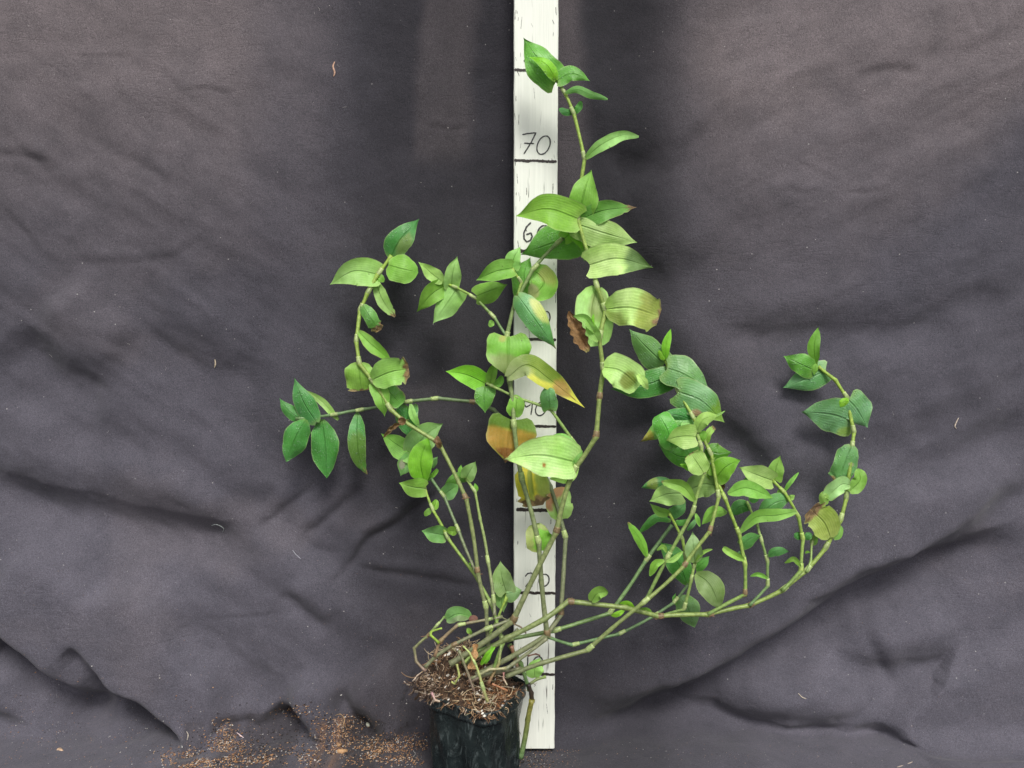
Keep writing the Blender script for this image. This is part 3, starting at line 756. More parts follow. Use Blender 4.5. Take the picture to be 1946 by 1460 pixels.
# left-hand stems
stem('O', [(929,1236),(924,1156),(908,1088),(886,948),(834,842),(768,801),(743,779),(712,729),(683,692),(677,650),(684,590),(698,558),(718,522),(744,486)], 9.5, 9, -.075, -.006, G_OLD, G_NEW, brown=(2, 3, 4, 5), ymid=-.01)
stem('P', [(935,1285),(956,1222),(936,1152),(897,1084),(852,1024),(823,970),(808,930),(804,914)], 9.5, 6, -.085, -.025, G_MID, G_NEW, plain=(3,))
stem('Q', [(906,1090),(872,1010),(845,945),(819,909)], 7, 7, -.066, -.020, G_OLD, G_BLU)
stem('R', [(940,1170),(939,1145),(928,1070),(912,985),(903,935),(886,910)], 8, 6, -.078, -.030, G_OLD, G_LIT, plain=(3,))
stem('T', [(930,1205),(946,1176),(962,1138),(963,1126)], 6, 7, -.060, -.055, G_LIT, G_NEW, plain=(1, 2))
stem('U', [(809,1276),(791,1257),(787,1232),(812,1209),(829,1190),(845,1172)], 7, 5, -.095, -.075, G_PUR, G_MID, brown=(3,), plain=(1, 2))
stem('U2', [(834,1222),(818,1207),(820,1200),(840,1194)], 6, 4, -.092, -.085, G_NEW, G_NEW, plain=(1, 2))
stem('V', [(826,1248),(834,1221),(870,1188),(924,1178),(955,1172)], 8, 6, -.088, -.070, (.26,.17,.10), G_OLD, brown=(1,))
stem('W', [(808,1268),(826,1249),(859,1227),(922,1196),(973,1177)], 8.5, 8, -.092, -.078, G_OLD, G_OLD, brown=(2,), plain=(1,))
stem('X', [(872,1236),(890,1282),(901,1313)], 6, 5, -.105, -.112, G_OLD, G_PUR, plain=(1,))
stem('Y', [(927,1334),(919,1311),(904,1263),(892,1240),(880,1228)], 8, 3, -.118, -.105, (.25,.24,.10), (.5,.62,.2), plain=(3,))
stem('Z1', [(968,1225),(990,1262),(1006,1312)], 10, 9, -.060, -.055, G_MID, G_BLU, plain=(1,))
stem('Z2', [(1011,1330),(1003,1368),(989,1440)], 12, 13, -.056, -.050, (.25,.23,.05), G_BLU, plain=(1,))
stem('Z4', [(1004,1300),(1010,1318),(1011,1334)], 9, 11, -.058, -.056, (.03,.022,.02), (.07,.05,.03), plain=(1,))
stem('Z3', [(1004,1302),(1020,1291),(1037,1286)], 7, 7, -.055, -.050, G_OLD, G_LIT, plain=(1,))
stem('S1', [(912,1284),(960,1272),(975,1262),(1040,1213)], 9, 8, -.095, -.080, G_OLD, G_OLD, plain=(1, 2))
stem('S2', [(895,1290),(930,1272),(962,1270)], 7, 6, -.102, -.095, G_OLD, (.4,.38,.2), plain=(1,))
stem('S3', [(880,1262),(905,1235),(935,1205)], 8, 7, -.088, -.080, G_LIT, G_MID, plain=(1,))
stem('S4', [(928,1300),(948,1262),(953,1225)], 7, 6, -.100, -.088, (.3,.16,.1), G_MID, plain=(1,))
stem('S5', [(935,1300),(958,1310),(964,1313)], 5, 5, -.108, -.104, (.36,.16,.08), (.36,.18,.09), plain=(1,))
stem('S6', [(957,1278),(957,1290),(964,1302)], 4, 3, -.100, -.104, (.4,.16,.16), (.5,.45,.3), plain=(1,))
stem('S7', [(868,1262),(873,1285),(864,1300),(858,1296)], 5, 4, -.108, -.110, (.35,.38,.12), (.4,.45,.15), plain=(1, 2))
stem('S8', [(890,1296),(925,1283),(962,1276),(990,1270)], 8, 8, -.090, -.075, G_PUR, G_OLD, plain=(1, 2))
stem('S9', [(972,1228),(978,1250),(985,1275)], 9, 8, -.070, -.070, (.26,.13,.08), (.24,.18,.11), plain=(1,))
stem('S10', [(820,1316),(827,1331),(836,1333)], 5, 4, -.112, -.115, (.4,.22,.24), (.55,.45,.32), plain=(1,))
stem('S11', [(943,1258),(955,1220),(985,1195)], 6, 6, -.072, -.068, G_OLD, G_OLD, plain=(1,))
stem('S12', [(950,1172),(990,1192),(1000,1204)], 4, 3, -.060, -.058, G_OLD, G_PUR, plain=(1,))
stem('S13', [(1003,1247),(1018,1243),(1026,1246)], 4, 3, -.06, -.056, (.3,.15,.1), (.25,.13,.1), plain=(1,))

KIND = {   # pigment, face seen
 'light': ((.30, .50, .17), 'un'), 'pale': ((.42, .66, .26), 'un'), 'mid': ((.19, .385, .075), 'un'), 'bright': ((.20, .47, .035), 'up'),
 'dark': ((.062, .215, .060), 'up'), 'dkmid': ((.11, .30, .070), 'up'), 'blue': ((.12, .27, .120), 'up'), 'dusky': ((.17, .33, .12), 'un'),
 'olive': ((.22, .42, .10), 'un'), 'yellow': ((.58, .50, .09), 'un'), 'brown': ((.16, .085, .045), 'dry'), 'pink': ((.27, .12, .17), 'un'), 'sage': ((.22, .37, .19), 'un'),
}
PROF = {
 'ov': ([0, .04, .12, .28, .45, .6, .74, .84, .91, .96, 1], [.22, .52, .84, 1, .97, .82, .54, .30, .14, .06, 0.01]),
 'el': ([0, .06, .2, .4, .55, .7, .84, .94, 1], [.16, .42, .82, 1, .97, .80, .50, .2, 0.01]),
 'he': ([0, .03, .1, .25, .42, .58, .72, .83, .91, .96, 1], [.6, .84, .98, 1.04, 1.0, .85, .60, .34, .15, .06, 0.01]),
 'bl': ([0, .05, .2, .45, .7, .86, .95, 1], [.25, .58, .92, 1, .96, .86, .72, .45]),
 'st': ([0, .08, .3, .55, .8, .93, 1], [.3, .55, .95, 1, .7, .4, .15]),
 'ro': ([0, .05, .18, .4, .62, .82, .94, 1], [.3, .6, .92, 1, .94, .7, .38, 0.02]),
}
LEAVES = []
def L(key, pts, wd, kind, prof='ov', f=0, tip=0, edge=0, patch=(), **kw):
    LEAVES.append(dict(key=key, pts=pts, w=wd, kind=kind, prof=prof, f=f, tip=tip, edge=edge, patch=patch, **kw))
# left shoot
L('O', [(717,522),(672,516),(627,541)], 50, 'light', 'he')
L('O', [(743,489),(761,456),(797,416)], 46, 'dark', patch=[(.35,.75,.3,.28,(.2,.34,.1))])
L('O', [(738,504),(765,512),(795,518)], 52, 'mid', 'ro', f=-1)
L('O', [(713,532),(722,560),(736,585),(751,602)], 24, 'light', 'st', tip=.9)
L('O', [(712,530),(721,528),(730,536)], 14, 'mid', 'ro')
L('O', [(689,581),(703,603),(720,630)], 25, 'dkmid', 'bl', tip=.8, f=-1)
L('O', [(681,630),(706,655),(741,685)], 24, 'olive', 'st', edge=.5, f=-1)
L('O', [(683,690),(683,715),(686,743)], 56, 'olive', 'bl', tip=.93, edge=.2)
L('O', [(708,722),(742,708),(777,702)], 52, 'light', 'bl', tip=.86, f=-1)
L('O', [(716,731),(726,760),(731,792)], 31, 'mid', 'he')
L('O', [(724,731),(742,748),(762,770)], 36, 'dkmid', 'bl', edge=.4)
L('AA', [(841,536),(820,520),(795,498)], 26, 'light', f=-1)
L('AA', [(858,546),(860,520),(869,487)], 30, 'light', prof='he')
L('AA', [(849,541),(818,562),(792,593)], 36, 'mid', 'he')
L('AA', [(868,551),(848,580),(823,615)], 43, 'light', 'he')
L('AA', [(906,563),(934,552),(964,541)], 38, 'mid', 'he', f=-1)
L('AA', [(937,610),(934,614),(931,622)], 12, 'light', 'ro')
L('BB', [(973,510),(940,517),(905,533)], 36, 'mid', 'he', f=-1)
L('BB', [(974,511),(976,492),(989,469)], 28, 'light', 'he')
# tall middle shoot
L('A', [(1057,156),(1026,118),(995,72)], 58, 'dkmid', 'he')
L('A', [(1056,152),(1037,122),(1005,108)], 23, 'bright', f=-1, dz=-.004)
L('A', [(1060,152),(1088,140),(1121,154)], 28, 'dkmid', 'he', f=-1)
L('A', [(1052,150),(1053,138),(1057,126)], 10, 'bright', f=-1, dz=-.006)
L('A', [(1074,177),(1097,171),(1125,181),(1155,189)], 15, 'dkmid', 'st', f=-1)
L('A', [(1086,216),(1074,213),(1062,207)], 13, 'dark', 'ro')
L('A', [(1090,215),(1099,206),(1105,192)], 13, 'dark', 'ro')
L('A', [(1113,301),(1142,276),(1180,258),(1214,260)], 23, 'light', 'st', f=-1)
L('A', [(1101,409),(1110,366),(1124,323)], 52, 'mid', 'he')
L('A', [(1097,416),(1040,398),(980,411)], 60, 'mid', 'he', f=-1)
L('A', [(1103,417),(1150,400),(1210,394)], 38, 'dkmid', 'he', tip=.86, edge=.35, face='un')
L('A', [(1098,427),(1150,444),(1211,461)], 56, 'light', 'he', edge=.1)
L('B', [(1104,454),(1054,462),(990,484)], 66, 'dkmid', 'he', dz=.006)
L('B', [(1073,453),(1092,441),(1107,476)], 30, 'bright', 'he', f=-1, dz=-.006, face='un')
L('B', [(1103,440),(1113,462),(1110,497)], 22, 'mid', 'he', f=-1)
L('A', [(1121,504),(1175,492),(1241,509)], 58, 'pale', 'he', f=-1, patch=[(.82,.5,.26,.8,(.2,.34,.13))])
L('B', [(1000,560),(996,520),(1008,489)], 44, 'dkmid', 'he', dz=.008)
L('B', [(1013,512),(1034,538),(1008,570)], 50, 'mid', 'ro', dz=.006, patch=[(.3,.25,.18,.3,(.36,.45,.12)),(.85,.7,.2,.4,(.5,.55,.25))])
L('B', [(984,562),(1014,604),(1057,664)], 46, 'blue', 'ov', f=-1, dz=-.006, tip=.97, patch=[(.38,.12,.22,.26,(.55,.62,.22))])
L('A', [(1134,548),(1126,596),(1132,658)], 68, 'pale', 'bl', dz=.004, patch=[(.3,.3,.3,.35,(.3,.42,.14))])
L('A', [(1137,648),(1122,622),(1113,600)], 22, 'light', f=-1, dz=-.006)
L('A', [(1130,632),(1112,606),(1090,601)], 15, 'light', 'st', f=-1, dz=-.009)
L('A', [(1128,630),(1126,612),(1128,597)], 8, 'bright', 'st', f=-1, dz=-.010)
L('A', [(1117,669),(1100,636),(1081,592)], 26, 'brown', 'st', f=-1, dz=-.002)
L('A', [(1153,588),(1200,586),(1253,602)], 68, 'pale', 'bl', f=-1, tip=.955, patch=[(.85,.5,.3,.9,(.42,.52,.13)),(.1,.9,.3,.3,(.3,.42,.1))])
L('A', [(1148,698),(1180,706),(1214,735)], 60, 'pale', 'bl', f=-1, patch=[(.7,.6,.2,.3,(.22,.3,.06))])
L('A', [(1211,712),(1222,724),(1231,740)], 15, 'pale', 'st', f=-1, dz=-.008)
# B lower
L('B', [(966,640),(966,676),(967,720)], 78, 'mid', 'he', dz=-.012, patch=[(.75,.6,.35,.5,(.30,.40,.15)),(.05,.65,.1,.1,(.40,.48,.1))])
L('B', [(967,716),(1002,694),(1045,722),(1111,775)], 42, 'yellow', 'ov', f=-1, dz=-.006, patch=[(.05,.5,.28,.9,(.33,.42,.18)),(.42,.25,.2,.5,(.24,.36,.05)),(.85,.5,.025,.08,(.2,.09,.03)),(.7,.5,.12,.5,(.5,.33,.1))])
L('F', [(1045,778),(1043,750),(1047,724)], 30, 'blue', 'he', f=-1)
L('B', [(974,798),(968,832),(960,880)], 86, 'yellow', 'he', patch=[(.05,.5,.22,.9,(.16,.28,.05)),(.5,.5,.3,.9,(.50,.30,.07)),(.78,.5,.12,.5,(.30,.13,.04)),(1,.5,.12,.9,(.12,.06,.03))])
L('B', [(978,792),(981,770),(980,750)], 32, 'mid', 'ro')
L('F', [(922,729),(884,712),(847,706)], 38, 'bright', 'he', face='un')
L('F', [(932,731),(936,706),(948,684)], 19, 'mid', tip=.93)
L('F', [(937,733),(948,728),(954,714)], 15, 'mid', 'ro')
L('F', [(922,734),(920,756),(922,785)], 36, 'dkmid', 'he')
L('A', [(1088,878),(1025,866),(958,873)], 74, 'pale', 'he', f=-1, edge=.45, tip=.97, patch=[(.4,.28,.03,.06,(.4,.2,.04))])
L('A', [(1094,882),(1070,850),(1036,846)], 46, 'pale', 'ro', dz=.004)
L('A', [(1090,882),(1078,904),(1042,911)], 28, 'pale', 'he')
L('B', [(1008,885),(1011,920),(1017,962)], 60, 'yellow', 'bl', tip=.80, dz=.012, patch=[(.4,.15,.6,.25,(.42,.5,.12)),(.4,.55,.5,.08,(.4,.45,.1))])
L('C', [(1071,986),(1062,956),(1076,926)], 48, 'pale', 'ro', dz=.004, patch=[(.75,.1,.4,.4,(.55,.28,.17))])
L('B', [(1027,1047),(1022,1018),(1026,994)], 50, 'mid', 'ro', patch=[(.5,.0,.6,.35,(.36,.42,.16)),(.9,.5,.12,.8,(.4,.48,.2))])
# foot of the plant
L('T', [(962,1126),(953,1096),(951,1066)], 38, 'sage', 'he', f=-1, edge=.1)
L('T', [(962,1129),(975,1126),(992,1121)], 30, 'sage', 'he', f=-1)
L('T', [(961,1130),(953,1140),(957,1164)], 24, 'dusky', 'he')
L('U', [(848,1178),(870,1167),(897,1172)], 28, 'dusky', 'ro', patch=[(.5,.9,.5,.3,(.24,.34,.18))])
L('V', [(888,1194),(892,1200),(896,1206)], 10, 'mid', 'st')
L('V', [(895,1183),(900,1177),(908,1180)], 15, 'pink', 'ro')
L('Z3', [(1016,1288),(1016,1272),(1027,1250)], 32, 'light', 'ov')
L('S3', [(914,1264),(926,1246),(941,1229)], 11, 'bright', 'st', face='un')
L('S3', [(922,1262),(932,1240),(935,1228)], 9, 'bright', 'st', face='un')
# long shoot to the left
L('C', [(570,796),(548,780),(531,757)], 24, 'dark')
L('C', [(601,803),(577,765),(559,718)], 40, 'dark', f=-1)
L('C', [(643,798),(612,764),(582,743)], 14, 'light', 'st')
L('C', [(581,797),(562,832),(544,878)], 46, 'dark', 'el', f=-1)
L('C', [(612,797),(618,848),(621,909)], 51, 'dark', 'el')
L('C', [(679,784),(679,834),(684,876),(698,902)], 33, 'dark', 'el', tip=.94, patch=[(.6,.5,.3,.7,(.12,.26,.05))])
L('C', [(780,768),(785,790),(796,812)], 14, 'light', 'st', f=-1)
L('C', [(776,772),(774,802),(783,834)], 40, 'dark', 'he')
L('O', [(765,802),(745,814),(728,832)], 9, 'brown', 'st', f=-1)
L('O', [(770,805),(762,800),(757,796)], 13, 'brown', 'ro', f=-1)
L('O', [(836,852),(832,838),(830,828)], 12, 'brown', 'ro', f=-1)
L('P', [(788,866),(758,848),(724,824)], 40, 'mid', 'he')
L('P', [(787,862),(808,828),(842,805)], 50, 'dusky', 'he')
L('P', [(806,917),(799,876),(814,832)], 46, 'bright', 'el', f=-1, face='un')
L('P', [(783,870),(771,884),(761,905)], 31, 'dusky', 'he', patch=[(.5,.7,.2,.2,(.4,.42,.3))])
L('P', [(808,929),(784,926),(758,918)], 34, 'mid', 'he', f=-1)
L('Q', [(817,888),(824,878),(832,868)], 15, 'dusky')
L('Q', [(812,913),(822,904),(832,892)], 9, 'mid', 'bl')
L('Q', [(845,939),(858,930),(873,921)], 28, 'dusky', 'he')
L('R', [(884,907),(864,910),(843,925)], 19, 'dkmid', 'he')
L('R', [(886,909),(894,894),(904,877)], 26, 'dusky', 'he', f=-1)
L('R', [(883,906),(876,895),(876,883)], 13, 'mid')
L('R', [(901,935),(904,926),(902,918)], 11, 'mid')
L('P', [(822,968),(827,959),(828,949)], 14, 'mid', 'ro')
L('P', [(820,969),(813,973),(807,981)], 12, 'mid', 'ro')
L('P', [(845,1017),(824,1014),(801,1009)], 31, 'dusky', 'he')
L('Q', [(869,1011),(859,1009),(849,1011)], 17, 'mid', 'ro')
L('P', [(889,1076),(894,1072),(898,1064)], 6, 'bright')
# cluster right of the middle
L('G', [(1262,692),(1232,664),(1196,626)], 48, 'blue', 'he')
L('G', [(1265,683),(1266,654),(1275,625)], 16, 'bright', 'el', f=-1)
L('G', [(1262,684),(1257,676),(1252,666)], 10, 'bright', 'ro', f=-1)
L('G', [(1268,700),(1300,712),(1348,741)], 58, 'blue', 'he', f=-1)
L('G', [(1272,715),(1226,732),(1160,740)], 48, 'dark', 'he')
L('G', [(1289,745),(1332,762),(1377,803)], 60, 'blue', 'he', f=-1, patch=[(.5,.93,.13,.16,(.36,.24,.15)),(.85,.4,.2,.8,(.17,.33,.05))])
L('G', [(1319,800),(1290,790),(1256,786)], 30, 'dark', 'he', dz=.006)
L('G', [(1322,812),(1268,812),(1216,840)], 42, 'dkmid', 'he', dz=.004, tip=.95, patch=[(.88,.5,.14,.7,(.38,.36,.06))])
L('G2', [(1278,852),(1268,818),(1252,788)], 44, 'dkmid', 'bl', dz=.004)
L('G2', [(1280,834),(1270,818),(1263,801)], 15, 'bright', dz=.001)
L('G2', [(1322,830),(1294,830),(1265,837)], 43, 'pale', 'he', f=-1, face='un', tint=(.27,.41,.14))
L('G2', [(1321,826),(1308,812),(1294,808)], 15, 'pale', 'bl')
L('G2', [(1324,822),(1336,798),(1364,789)], 25, 'light', 'el', f=-1)
L('G2', [(1344,795),(1362,790),(1378,781)], 5, 'light', 'st', f=-1)
L('G2', [(1330,838),(1336,828),(1338,818)], 16, 'mid', 'ro')
L('G', [(1343,842),(1346,824),(1357,811)], 13, 'light', 'bl', tip=.9)
L('G', [(1330,866),(1292,868),(1251,845)], 38, 'dkmid', 'he', dz=.005)
L('G', [(1342,852),(1362,862),(1391,860)], 34, 'dkmid', 'ov', edge=.25, tint=(.10,.25,.03))
L('G2', [(1337,899),(1326,882),(1312,862)], 40, 'light', 'bl', f=-1, tip=.97, edge=.1)
L('G2', [(1314,893),(1302,886),(1290,882)], 11, 'bright')
L('K', [(1361,908),(1382,886),(1408,874)], 40, 'bright', 'he', f=-1, face='un', tint=(.15,.33,.04))
L('K', [(1357,906),(1350,893),(1342,879)], 24, 'bright', 'he', face='un', tint=(.17,.35,.05))
L('K', [(1368,874),(1356,876),(1342,872)], 13, 'light')
L('K', [(1366,904),(1373,915),(1375,931)], 10, 'brown', 'st')
L('I', [(1288,932),(1254,918),(1219,927)], 24, 'dark', 'el', patch=[(.7,.5,.15,.6,(.24,.34,.08))], dz=-.012)
L('G2', [(1320,952),(1298,926),(1257,915)], 22, 'olive', 'st', f=-1, dz=-.004, tip=.98)
L('J', [(1296,938),(1266,940),(1234,953)], 42, 'light', 'he', f=-1, dz=-.008)
L('K', [(1362,922),(1332,922),(1299,940)], 44, 'sage', 'ro', dz=.004)
L('J', [(1272,977),(1252,972),(1235,957)], 17, 'mid')
L('J', [(1274,977),(1290,970),(1304,953)], 22, 'dark', 'he')
L('I', [(1275,990),(1246,985),(1215,1012)], 16, 'dark', 'st', f=-1)
L('J', [(1284,990),(1294,994),(1306,988)], 12, 'dkmid', 'st')
L('J', [(1306,1008),(1316,998),(1324,985)], 10, 'blue', 'st')
L('I', [(1229,1058),(1215,1024),(1193,993)], 17, 'mid', 'st', f=-1, tip=.95)
L('G2', [(1267,1050),(1260,1039),(1248,1046)], 9, 'olive', 'st', f=-1)
L('G2', [(1262,1065),(1246,1073),(1235,1095)], 15, 'mid', 'st', f=-1)
L('G2', [(1266,1068),(1282,1062),(1298,1048)], 11, 'light', 'st', f=-1)
L('N', [(1306,1112),(1290,1074),(1255,1031)], 42, 'dark', 'el')
L('G', [(1320,1068),(1318,1042),(1316,1010)], 32, 'sage', 'ov', dz=.012)
L('N2', [(1322,1066),(1336,1050),(1354,1044)], 8, 'mid', 'st', f=-1)
L('N2', [(1322,1081),(1334,1072),(1348,1057)], 21, 'dkmid', 'he')
L('N2', [(1322,1090),(1349,1112),(1369,1158)], 46, 'dusky', 'el', f=-1, tint=(.19,.27,.10))
L('N', [(1288,1134),(1306,1154),(1320,1193)], 42, 'blue', 'el', tint=(.14,.25,.12))
L('N', [(1285,1150),(1281,1138),(1284,1127)], 8, 'dkmid')
L('I', [(1206,1155),(1192,1146),(1176,1147)], 9, 'bright', 'st')
L('I', [(1160,1168),(1172,1168),(1188,1158)], 11, 'bright', 'st')
L('H', [(1241,1168),(1228,1160),(1212,1159)], 10, 'mid', 'st')
L('H', [(1124,1143),(1136,1128),(1156,1126)], 24, 'mid', 'ro', f=-1)
L('K', [(1414,1064),(1394,1054),(1374,1041)], 13, 'olive', 'bl', f=-1)
L('K', [(1410,1036),(1426,1024),(1447,1018)], 24, 'dark', 'he')
L('K', [(1416,1064),(1408,1052),(1402,1050)], 10, 'blue', 'ro')
L('L', [(1459,1100),(1442,1092),(1426,1095)], 9, 'mid', 'st', f=-1)
L('L', [(1460,1058),(1474,1048),(1499,1048)], 17, 'dark', 'el', f=-1)
L('M', [(1522,1077),(1509,1063),(1491,1070)], 10, 'mid', 'st', f=-1)
L('M', [(1523,1020),(1516,1018),(1509,1015)], 14, 'dark', 'ro')
L('M', [(1529,1020),(1536,1019),(1543,1015)], 15, 'dark', 'ro')
L('M2', [(1543,1036),(1548,1024),(1552,1010)], 14, 'mid')
L('M2', [(1530,1051),(1535,1049),(1541,1051)], 5, 'mid')
L('K', [(1382,974),(1356,974),(1334,997)], 22, 'olive', 'el', dz=.004)
L('G2', [(1322,976),(1326,988),(1330,1001)], 9, 'mid', 'st')
L('K', [(1383,938),(1420,928),(1469,947)], 30, 'olive', 'el', f=-1)
L('L', [(1416,926),(1432,912),(1453,921)], 24, 'dark', 'ro')
L('L', [(1424,950),(1436,946),(1446,936)], 16, 'dark')
L('L', [(1427,967),(1408,962),(1386,979)], 26, 'dark', 'el')
L('M', [(1514,972),(1475,980),(1436,984),(1405,1014)], 24, 'olive', 'st', f=-1)
L('M', [(1468,914),(1436,902),(1404,888)], 36, 'light', 'he', f=-1)
L('M', [(1472,913),(1474,892),(1483,866)], 30, 'mid', 'he')
L('M', [(1498,950),(1474,956),(1440,978)], 34, 'blue', 'el')
L('M', [(1498,948),(1504,946),(1511,941)], 12, 'mid')
L('M', [(1490,935),(1503,916),(1518,898)], 9, 'mid', 'st')
L('M', [(1488,937),(1482,934),(1476,938)], 9, 'mid')
# far right arc
L('H', [(1578,1022),(1566,994),(1540,968)], 54, 'pale', 'bl', f=-1, tip=.80, tint=(.30,.40,.10))
L('H', [(1584,1024),(1594,1014),(1597,998)], 16, 'olive', 'ro')
L('H', [(1618,848),(1606,880),(1592,916)], 44, 'blue', 'bl', f=-1, tip=.94, patch=[(.45,.25,.05,.1,(.4,.42,.25))])
L('H', [(1614,934),(1634,914),(1630,890)], 28, 'olive', 'ro', f=-1)
L('H', [(1615,922),(1598,922),(1570,946)], 30, 'pale', 'bl', f=-1, dz=-.004, edge=.25)
L('H', [(1578,940),(1566,944),(1566,960)], 18, 'olive', 'bl', f=-1)
L('H', [(1550,692),(1547,660),(1555,622)], 23, 'bright', 'el', f=-1, face='un', tint=(.13,.33,.04))
L('H', [(1544,703),(1516,690),(1489,677)], 38, 'dkmid', 'he', f=-1)
L('H', [(1570,705),(1534,720),(1488,737)], 44, 'blue', 'he')
L('H', [(1552,690),(1549,700),(1547,713)], 12, 'mid', 'el', f=-1)
L('H', [(1612,760),(1628,778),(1649,813)], 54, 'blue', 'he', f=-1)
L('H', [(1613,764),(1604,764),(1597,774)], 15, 'bright', 'ro', f=-1)
L('H', [(1616,800),(1578,788),(1523,783)], 62, 'blue', 'he', patch=[(.05,.1,.15,.2,(.22,.38,.08))])

def build_leaf(mb, d, seed):
    r = random.Random(seed * 77 + 5)
    _, W, spts = STEMS[d['key']]
    b0 = d['pts'][0]
    # depth of the stem where the leaf is borne
    best = min(range(len(spts) - 1), key=lambda i: seg_dist(b0, spts[i], spts[i + 1])[0]); t = seg_dist(b0, spts[best], spts[best + 1])[1]
    y0 = W[best][1] * (1 - t) + W[best + 1][1] * t + d.get('dz', 0) + (-.0045 if d['f'] < 0 else .0035)
    mid = catmull(d['pts'], 10); mid = np.array(mid); seg = np.linalg.norm(np.diff(mid, axis=0), axis=1); cum = np.concatenate([[0], np.cumsum(seg)]); T = cum[-1]
    small = T < 25
    ns, nu = (10, 6) if small else (36, 20)
    face = d.get('face') or KIND[d['kind']][1]
    col = np.array(d.get('tint') or KIND[d['kind']][0]); col = col * np.array([r.uniform(1.12, 1.40), r.uniform(1.22, 1.44), r.uniform(.9, 1.3)])
    d = dict(d, w=d['w'] * (1.06 if d['w'] > 12 else 1.0))
    Lm = T * .99 / F; hwm = d['w'] / 2 * .99 / F
    lift = r.uniform(.02, .20); back = r.uniform(-.08, .10); roll = r.uniform(-.28, .20); tw = r.uniform(-.5, .5)
    cup = r.uniform(.12, .50) * (-1 if (face == 'up' or r.random() < .25) else 1)
    if face == 'dry': cup = .9
    if d['kind'] == 'yellow': cup *= .3; lift *= .3; tw = 0; roll = -.1
    if d['w'] > 55: cup *= .6
    ph1, ph2 = r.uniform(0, 6), r.uniform(0, 6); fr = r.uniform(7, 12); wav = r.uniform(.04, .12); asym = r.uniform(-.06, .06)
    P = []; C = []; UV = []
    xs_, ys_ = PROF[d['prof']]
    tipc = np.array((.17, .10, .06)); edc = np.array((.34, .22, .12))
    for i in range(ns + 1):
        s = i / ns; L_ = s * T; k = min(np.searchsorted(cum, L_, 'right') - 1, len(seg) - 1); tt = (L_ - cum[k]) / max(seg[k], 1e-6)
        c = mid[k] + (mid[k + 1] - mid[k]) * tt
        a = mid[min(k + 2, len(mid) - 1)] - mid[max(k - 1, 0)]; a = a / np.linalg.norm(a); n = np.array([-a[1], a[0]])
        w0 = float(np.interp(s, xs_, ys_)); hwp = d['w'] / 2 * w0
        rowp = []; rowc = []; rowu = []
        lobe = -0.10 * T * (1 if d['prof'] == 'he' else .35) * math.exp(-(s / .09) ** 2) if d['prof'] in ('he', 'ro', 'ov', 'bl') else 0
        for j in range(nu + 1):
            u = -1 + 2 * j / nu
            wl = 1 + (asym * (1 if u > 0 else -1)) + .06 * sin(fr * s + ph1 + (3 if u > 0 else 0)) * abs(u) + (.16 * sin(fr * 3 * s + ph2 + u) * abs(u) if face == 'dry' else 0)
            if d['tip'] and s > d['tip'] - .1: wl *= 1 + .16 * sin(40 * s + 7 * u + ph2)
            q = c + n * u * hwp * wl + a * lobe * abs(u) ** 1.5
            dy = -lift * Lm * sin(pi * min(1, s * 1.05)) + back * Lm * s
            dy += -cup * hwm * w0 * (abs(u) ** 1.5) + (roll + tw * (s - .4)) * hwm * w0 * u
            dy += wav * hwm * abs(u) ** 2 * sin(fr * s + ph2 + (2.1 if u > 0 else 0)) * 1.6 * min(1, s * 5)
            if face == 'dry': dy += .0030 * (float(vnoise(np.array(s * 6 + ph1), np.array(u * 2.5 + 9), 210)) + .5 * float(vnoise(np.array(s * 15 + ph2), np.array(u * 6 + 5), 211)))
            rowp.append(at(q[0], q[1], y0 + dy) - PO)
            cc = col.copy()
            nz_ = (sin(s * 9 + ph1 + u * 3) + sin(s * 21 + u * 7 + ph2)) * .35 + 1.4 * float(vnoise(np.array(s * 11 + ph1), np.array(u * 5 + 20), seed % 7 + 200))
            cc = cc * (1 + .05 * nz_)
            if s < .1: cc = cc + (np.array((.34, .45, .14)) - cc) * .35 * (1 - s / .1)
            for (ps, pu, rs, ru, pc) in d['patch']:
                pw = math.exp(-(((s - ps) / rs) ** 2 + (((u + 1) / 2 - pu) / ru) ** 2 + .28 * nz_) ** 4 * .9 - .0) if (((s - ps) / rs) ** 2 + (((u + 1) / 2 - pu) / ru) ** 2 + .28 * nz_) > 0 else 1; cc = cc + (np.array(pc) - cc) * min(1, pw * 1.15)
            if d['edge']:
                e_ = float(sstep(.86, .99, abs(u) + .06 * nz_)) * float(sstep(.15, .5, s + .3 * sin(ph1 + 6 * s))) * min(1, d['edge'] * 2); cc = cc + (edc - cc) * e_ * .8
            if d['tip']:
                e_ = float(sstep(d['tip'] - .05, d['tip'] + .03, s + .05 * nz_ + .03 * sin(u * 9 + ph1))); cc = cc + ((tipc if nz_ < .2 else edc) - cc) * e_
            rowc.append(tuple(np.clip(cc, .003, .9))); rowu.append((j / nu, s))
        P.append(rowp); C.append(rowc); UV.append(rowu)
    mb.grid(P, C, UV)
    return face
def seg_dist(p, a, b):
    p, a, b = np.array(p, float), np.array(a, float), np.array(b, float); d = b - a
    t = max(0, min(1, float(np.dot(p - a, d) / (np.dot(d, d) + 1e-9)))); return float(np.linalg.norm(p - a - d * t)), t
def leaf_size(d):
    p = np.array(d['pts'], float); return np.linalg.norm(np.diff(p, axis=0), axis=1).sum() * d['w']
order = sorted(range(len(LEAVES)), key=lambda i: -leaf_size(LEAVES[i]))
big = set(order[:100])
tiny = {'up': MB(), 'un': MB(), 'dry': MB()}
